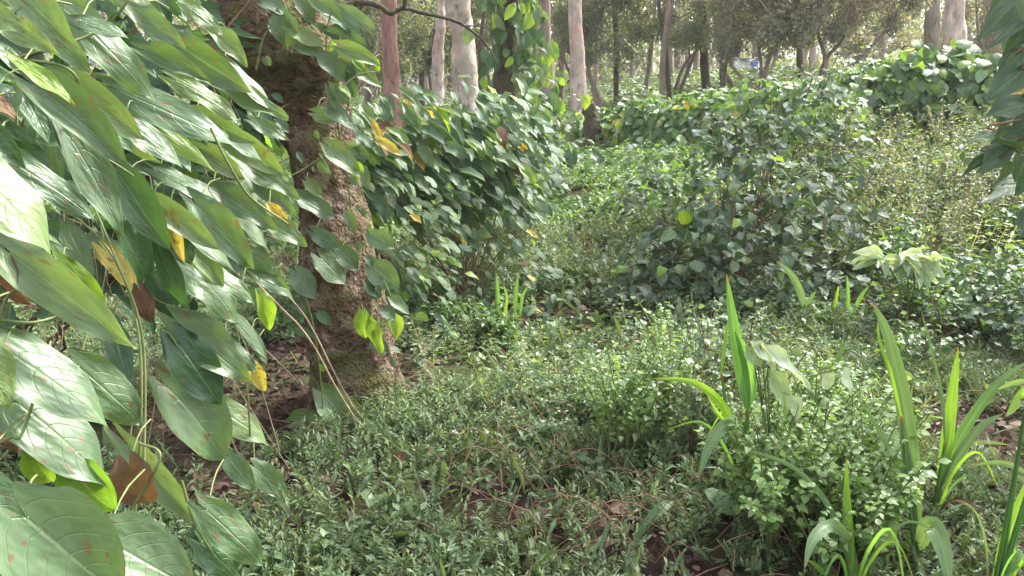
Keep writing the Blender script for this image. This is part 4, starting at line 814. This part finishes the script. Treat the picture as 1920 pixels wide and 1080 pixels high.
weeds('trailing_weed', 'dark', region(1640, 1930, 600, 720, 10), 'dark weed in the shaded undergrowth by right edge', 'weed', 'dark weeds in the right undergrowth', .9, 1.3)
weeds('trailing_weed', 'nettle', region(1580, 1920, 520, 640, 11), 'broad-leaved weed below the pale-leaved plant', 'weed', 'weeds round the pale-leaved plant', .8, 1.2)
weeds('shrubby_weed', 'scrub', region(1580, 1990, 300, 520, 60), 'fine-leaved light green weed on the slope at right', 'weed', 'fine light weeds on the right slope', .8, 1.3)
weeds('shrubby_weed', 'nettle', region(1560, 1990, 290, 540, 60), 'broader-leaved weed among the fine ones on the right slope', 'weed', 'broader weeds on the right slope', .8, 1.2)
weeds('path_weed', 'nettle', region(980, 1230, 300, 420, 26), 'leafy weed along the bright path beyond the thicket', 'weed', 'weeds along the bright path', .6, 1.0)
weeds('path_weed', 'nettle', region(760, 960, 520, 660, 22), 'leafy weed at the foot of the thicket', 'weed', 'weeds at the foot of the thicket', .5, .8)
weeds('path_weed', 'mid', region(650, 900, 230, 300, 16), 'light green bush top between thicket and pale trunks', 'weed', 'light bushes before the pale trunks', 2.2, 3.2)

# ------------------------------------------------------------------ ground cover, litter, twigs
SP_FERN = [sprig(18, .030, .34, .085, .05, 'pair', s) for s in range(5)]
SP_LEAF = [sprig(9, .038, .62, .075, .03, 'whorl', 20 + s, four=True) for s in range(5)]
SP_FAR = [sprig(9, .075, .5, .12, .05, 'whorl', 40 + s, stem=False) for s in range(5)]
SP_SCRUB = [sprig(14, .05, .35, .32, .10, 'whorl', 60 + s) for s in range(5)]
def litter_mask(x, y):
    """1 where bare leaf litter shows"""
    m = np.exp(-(((x + 1.2) / .5) ** 2 + ((y - 3.5) / .7) ** 2)) * 1.4
    m = np.maximum(m, np.exp(-(((x + 1.1) / .4) ** 2 + ((y - 2.65) / .4) ** 2)) * .8)
    m = np.maximum(m, np.exp(-(((x - 2.1) / .65) ** 2 + ((y - 3.2) / .55) ** 2)) * 1.6)
    m = np.maximum(m, np.exp(-(((x - .55) / .3) ** 2 + ((y - 2.1) / .22) ** 2)) * .8)
    m = m + .35 * np.maximum(0, noise(np.stack([x, y, 0 * x], -1), 2.2, 0) - .1)
    m = np.maximum(m, np.exp(-(((x - .35) / .45) ** 2 + ((y - 2.45) / .22) ** 2)) * .35)
    m = np.maximum(m, np.exp(-(((x - .3) / .6) ** 2 + ((y - 5.0) / .3) ** 2)) * .7)
    return m
def wedge(n, y0, y1, extra=.7):
    y = np.sqrt(R.uniform(y0 ** 2, y1 ** 2, n)); x = R.uniform(-1, 1, n) * (.66 * y + extra); return x, y
def ground_cover():
    def pts(n, y0, y1, thr, fr=1.4, off=0):
        x, y = wedge(n, y0, y1); p = np.stack([x, y, 0 * x], -1); dens = .50 + .6 * noise(p + off, fr, 2) - litter_mask(x, y) - thr
        k = R.random(len(x)) < dens; x, y = x[k], y[k]; z = H(x, y); hump = .05 * np.maximum(0, noise(np.stack([x, y, 0 * x], -1), 2.6, 3))
        return np.stack([x, y, z + hump * R.random(len(x))], -1)
    a = Acc(); place(SP_FERN, a, q := pts(30000, 1.5, 4.6, 0), R.uniform(.7, 1.35, len(q)), .35); place(SP_FERN, a, q := pts(14000, 4.6, 7.5, .05), R.uniform(1.0, 1.8, len(q)), .35)
    stuffobj('feathery_ground_cover', a, MAT['cover'], 'feathery dark green creeping plants carpeting the foreground', 'ground cover')
    a = Acc(); place(SP_LEAF, a, q := pts(13000, 1.5, 4.6, .2, 1.1, 5), R.uniform(.6, 1.5, len(q)), .4); place(SP_LEAF, a, q := pts(12000, 4.6, 8, .1, 1.1, 5), R.uniform(1.0, 2.0, len(q)), .4)
    stuffobj('leafy_ground_cover', a, MAT['weed'], 'small round-leaved weeds spread between the feathery carpet', 'ground cover')
    a = Acc(); place(SP_FAR, a, q := pts(26000, 7.5, 18, -.3), R.uniform(.8, 1.7, len(q)), .4)
    stuffobj('far_ground_cover', a, MAT['hedge'], 'bright low plants covering the path and the slope beyond', 'ground cover')
    x, y = wedge(9000, 5.0, 13, 1.0); k = (x > .33 * y + .2) & (R.random(len(x)) < .6); x, y = x[k], y[k]; a = Acc(); place(SP_SCRUB, a, np.stack([x, y, H(x, y)], -1), R.uniform(.8, 1.7, len(x)), .3)
    stuffobj('scrub', a, MAT['scrub'], 'fine pale scrub covering the slope at right', 'scrub')
    x, y = wedge(7000, 18, 34, 3); a = Acc(); place(SP_FAR, a, np.stack([x, y, H(x, y)], -1), R.uniform(1.8, 4.0, len(x)), .4)
    stuffobj('woodland_floor_plants', a, MAT['cover'], 'pale low plants on the floor of the far wood', 'ground cover')
    a = Acc(); x, y = wedge(5200, 1.6, 8, .5); p3 = np.stack([x, y, 0 * x], -1); k = R.random(len(x)) < .35 + .5 * noise(p3, 1.7, 0); x, y = x[k], y[k]; n = len(x)
    az = R.uniform(0, 6.28, n); B = np.stack([x, y, H(x, y)], -1); D = nrm(np.stack([np.cos(az) * .6, np.sin(az) * .6, R.uniform(.3, 1.6, n)], -1)); L = R.uniform(.08, .24, n); g = GEO['lance', 'lo']; vr = R.integers(0, 7, n)
    M = frames(B, D, nrm(jit(n, .5) + [0, -.5, .6]), L, L * R.uniform(.04, .09, n))
    for q in range(7): a.add(g[q], M[vr == q])
    stuffobj('fine_grass', a, MAT['cover'], 'thin grass wisps poking through the creeping plants', 'grass')
    a = Acc(); x, y = wedge(5000, 2.3, 7.5, .5); p3 = np.stack([x, y, 0 * x], -1); k = R.random(len(x)) < .25 + .7 * noise(p3, 1.5, 1) + np.where((x > -.2) & (x < 1.6), .15, -.1) - litter_mask(x, y); x, y = x[k], y[k]
    place(SP_SCRUB, a, np.stack([x, y, H(x, y)], -1), R.uniform(.35, 1.0, len(x)), .45)
    stuffobj('tangled_weeds', a, MAT['scrub'], 'pale fine tangled weeds rising over the middle ground', 'weeds')
    # litter
    a = Acc(); x, y = wedge(26000, 1.4, 9, .6); k = R.random(len(x)) < np.clip(.22 + litter_mask(x, y), 0, 1); x, y = x[k], y[k]; n = len(x)
    az = R.uniform(0, 6.28, n); D = np.stack([np.cos(az), np.sin(az), R.normal(size=n) * .25], -1); N = nrm(np.array([0, 0, 1.0]) + jit(n, .45)); L = R.uniform(.02, .075, n) * np.where(R.random(n) < .08, 1.6, 1)
    g = GEO['ovate', 'lo']; vr = R.integers(0, 7, n); M = frames(np.stack([x, y, H(x, y) + R.uniform(.008, .04, n)], -1), D, N, L, L * R.uniform(.25, .7, n))
    for q in range(7): a.add(g[q], M[vr == q])
    stuffobj('leaf_litter', a, MAT['litter'], 'reddish brown dead leaf litter lying on the soil', 'leaf litter')
    a = Acc(); x, y = wedge(1500, 1.6, 7, .4)
    for i in range(len(x)):
        if R.random() > .25 + litter_mask(x[i:i + 1], y[i:i + 1])[0] and i % 3: continue
        az = R.uniform(0, 6.28); l_ = R.uniform(.08, .38); s = gp(x[i], y[i]) + [0, 0, R.uniform(.01, .06)]; e = s + [math.cos(az) * l_, math.sin(az) * l_, R.uniform(0, .12)]
        a.add(tube_geo(spline([s, (s + e) / 2 + jit(1, .02)[0] + [0, 0, .02], e], 5), R.uniform(.0012, .003), .0008, 4))
    stuffobj('fallen_twigs', a, MAT['brownstem'], 'thin brown twigs tangled over the ground', 'twigs')
    # brambly arching stems in the lower middle
    a = Acc()
    for i in range(70):
        s = G(R.uniform(850, 1330), R.uniform(820, 1060)); az = R.uniform(0, 6.28); l_ = R.uniform(.2, .6); h_ = R.uniform(.05, .22); e = s + [math.cos(az) * l_, math.sin(az) * l_ * .5, 0]; e[2] = H(e[0], e[1]) + .02
        a.add(tube_geo(spline([s, (s + e) / 2 + [0, 0, h_], e], 10), .0022, .0012, 4))
    stuffobj('dry_stems', a, MAT['brownstem'], 'arching dry brown stems in the shaded middle foreground', 'dry stems')
ground_cover()
def right_bush():
    for lab, c0, cl in (('low dark bush in the shade at the right edge below the slope', (3.0, 4.5), (((2.75, 4.35, .2), (.4, .35, .3), 420), ((3.3, 4.5, .25), (.5, .4, .4), 420))), ('low bush beside the pale-leaved plant, on its left', (2.0, 4.9), (((1.95, 4.9, .12), (.4, .3, .2), 260),)), ('loose bush on the upper right slope below the vine mound', (3.9, 6.6), (((3.6, 6.4, .65), (.5, .4, .3), 300), ((4.3, 6.8, .8), (.6, .4, .35), 300)))):
        b = gp(*c0); r = thing('low_bush', b, lab, 'bush', 'low bushes at right'); Ms = []; tg = []
        for i, (c, rr, n) in enumerate(cl):
            p, nn = clump_points(c, rr, n, .3, 1.1, seed=i, rough=.35); L = R.uniform(.04, .085, len(p)); tg += list(p[::40])
            Ms.append(frames(p, nrm(nn * [.7, .7, .1] + jit(len(p), .5) + [0, 0, -.15]), nrm([0, -.2, 1.0] + jit(len(p), .3)), L, L * .55))
        scatter_leaves(r, np.vstack(Ms), 'ovate', 'lo', dict(bush=.35, shrub=.65), 300); part('stems', twigs(b, tg, .005, .002, .2), MAT['brownstem'], r, True)  # mostly the darker shrub leaf, so shade is put into the bush colour
right_bush()
def fallen():
    for px, py, L, mk, lab in ((718, 832, .07, 'brown', 'pinkish brown fallen leaf right of the trunk foot'), (742, 885, .08, 'brown', 'dark curled dead leaf below the lianas'), (392, 935, .09, 'brown', 'brown curled dead leaf at the edge of the ground cover'), (1002, 1064, .05, 'yellow', 'small orange-brown leaf at the bottom of the clearing'), (1067, 648, .05, 'yellow', 'small pale yellow leaf lying past the clearing centre'),
                           (985, 720, .04, 'yellow', 'tiny pale yellow leaf in feathery carpet'), (490, 990, .07, 'brown', 'reddish dead leaf in the lower left carpet'), (232, 695, .13, 'brown', 'rusty red dead leaf on the ground behind the hanging vine'), (1238, 920, .09, 'brown', 'tan dead leaf under the reddish-stemmed weeds'), (1170, 890, .08, 'brown', 'dead leaf beside the dry brown stems'), (1510, 840, .09, 'brown', 'hanging dead leaf in the sunlit weeds'), (1630, 595, .12, 'brown', 'rust-coloured dead leaf below the pale-leaved plant')):
        g = G(px, py) + [0, 0, .07]; o = link('fallen_leaf', leafmesh('ovate', 'med', mk)); az = R.uniform(0, 6.28)
        o.matrix_basis = Matrix(frames(g[None], np.array([[math.cos(az), math.sin(az), .1]]), nrm(np.array([[0, -.3, 1.0]]) + jit(1, .2)), L, L * .6)[0].tolist()); o['label'] = lab; o['category'] = 'leaf'; o['group'] = 'fallen dead leaves'
fallen()
print('TRI', TRI[0], 'weeds', NW[0], 'objects', len(bpy.data.objects))
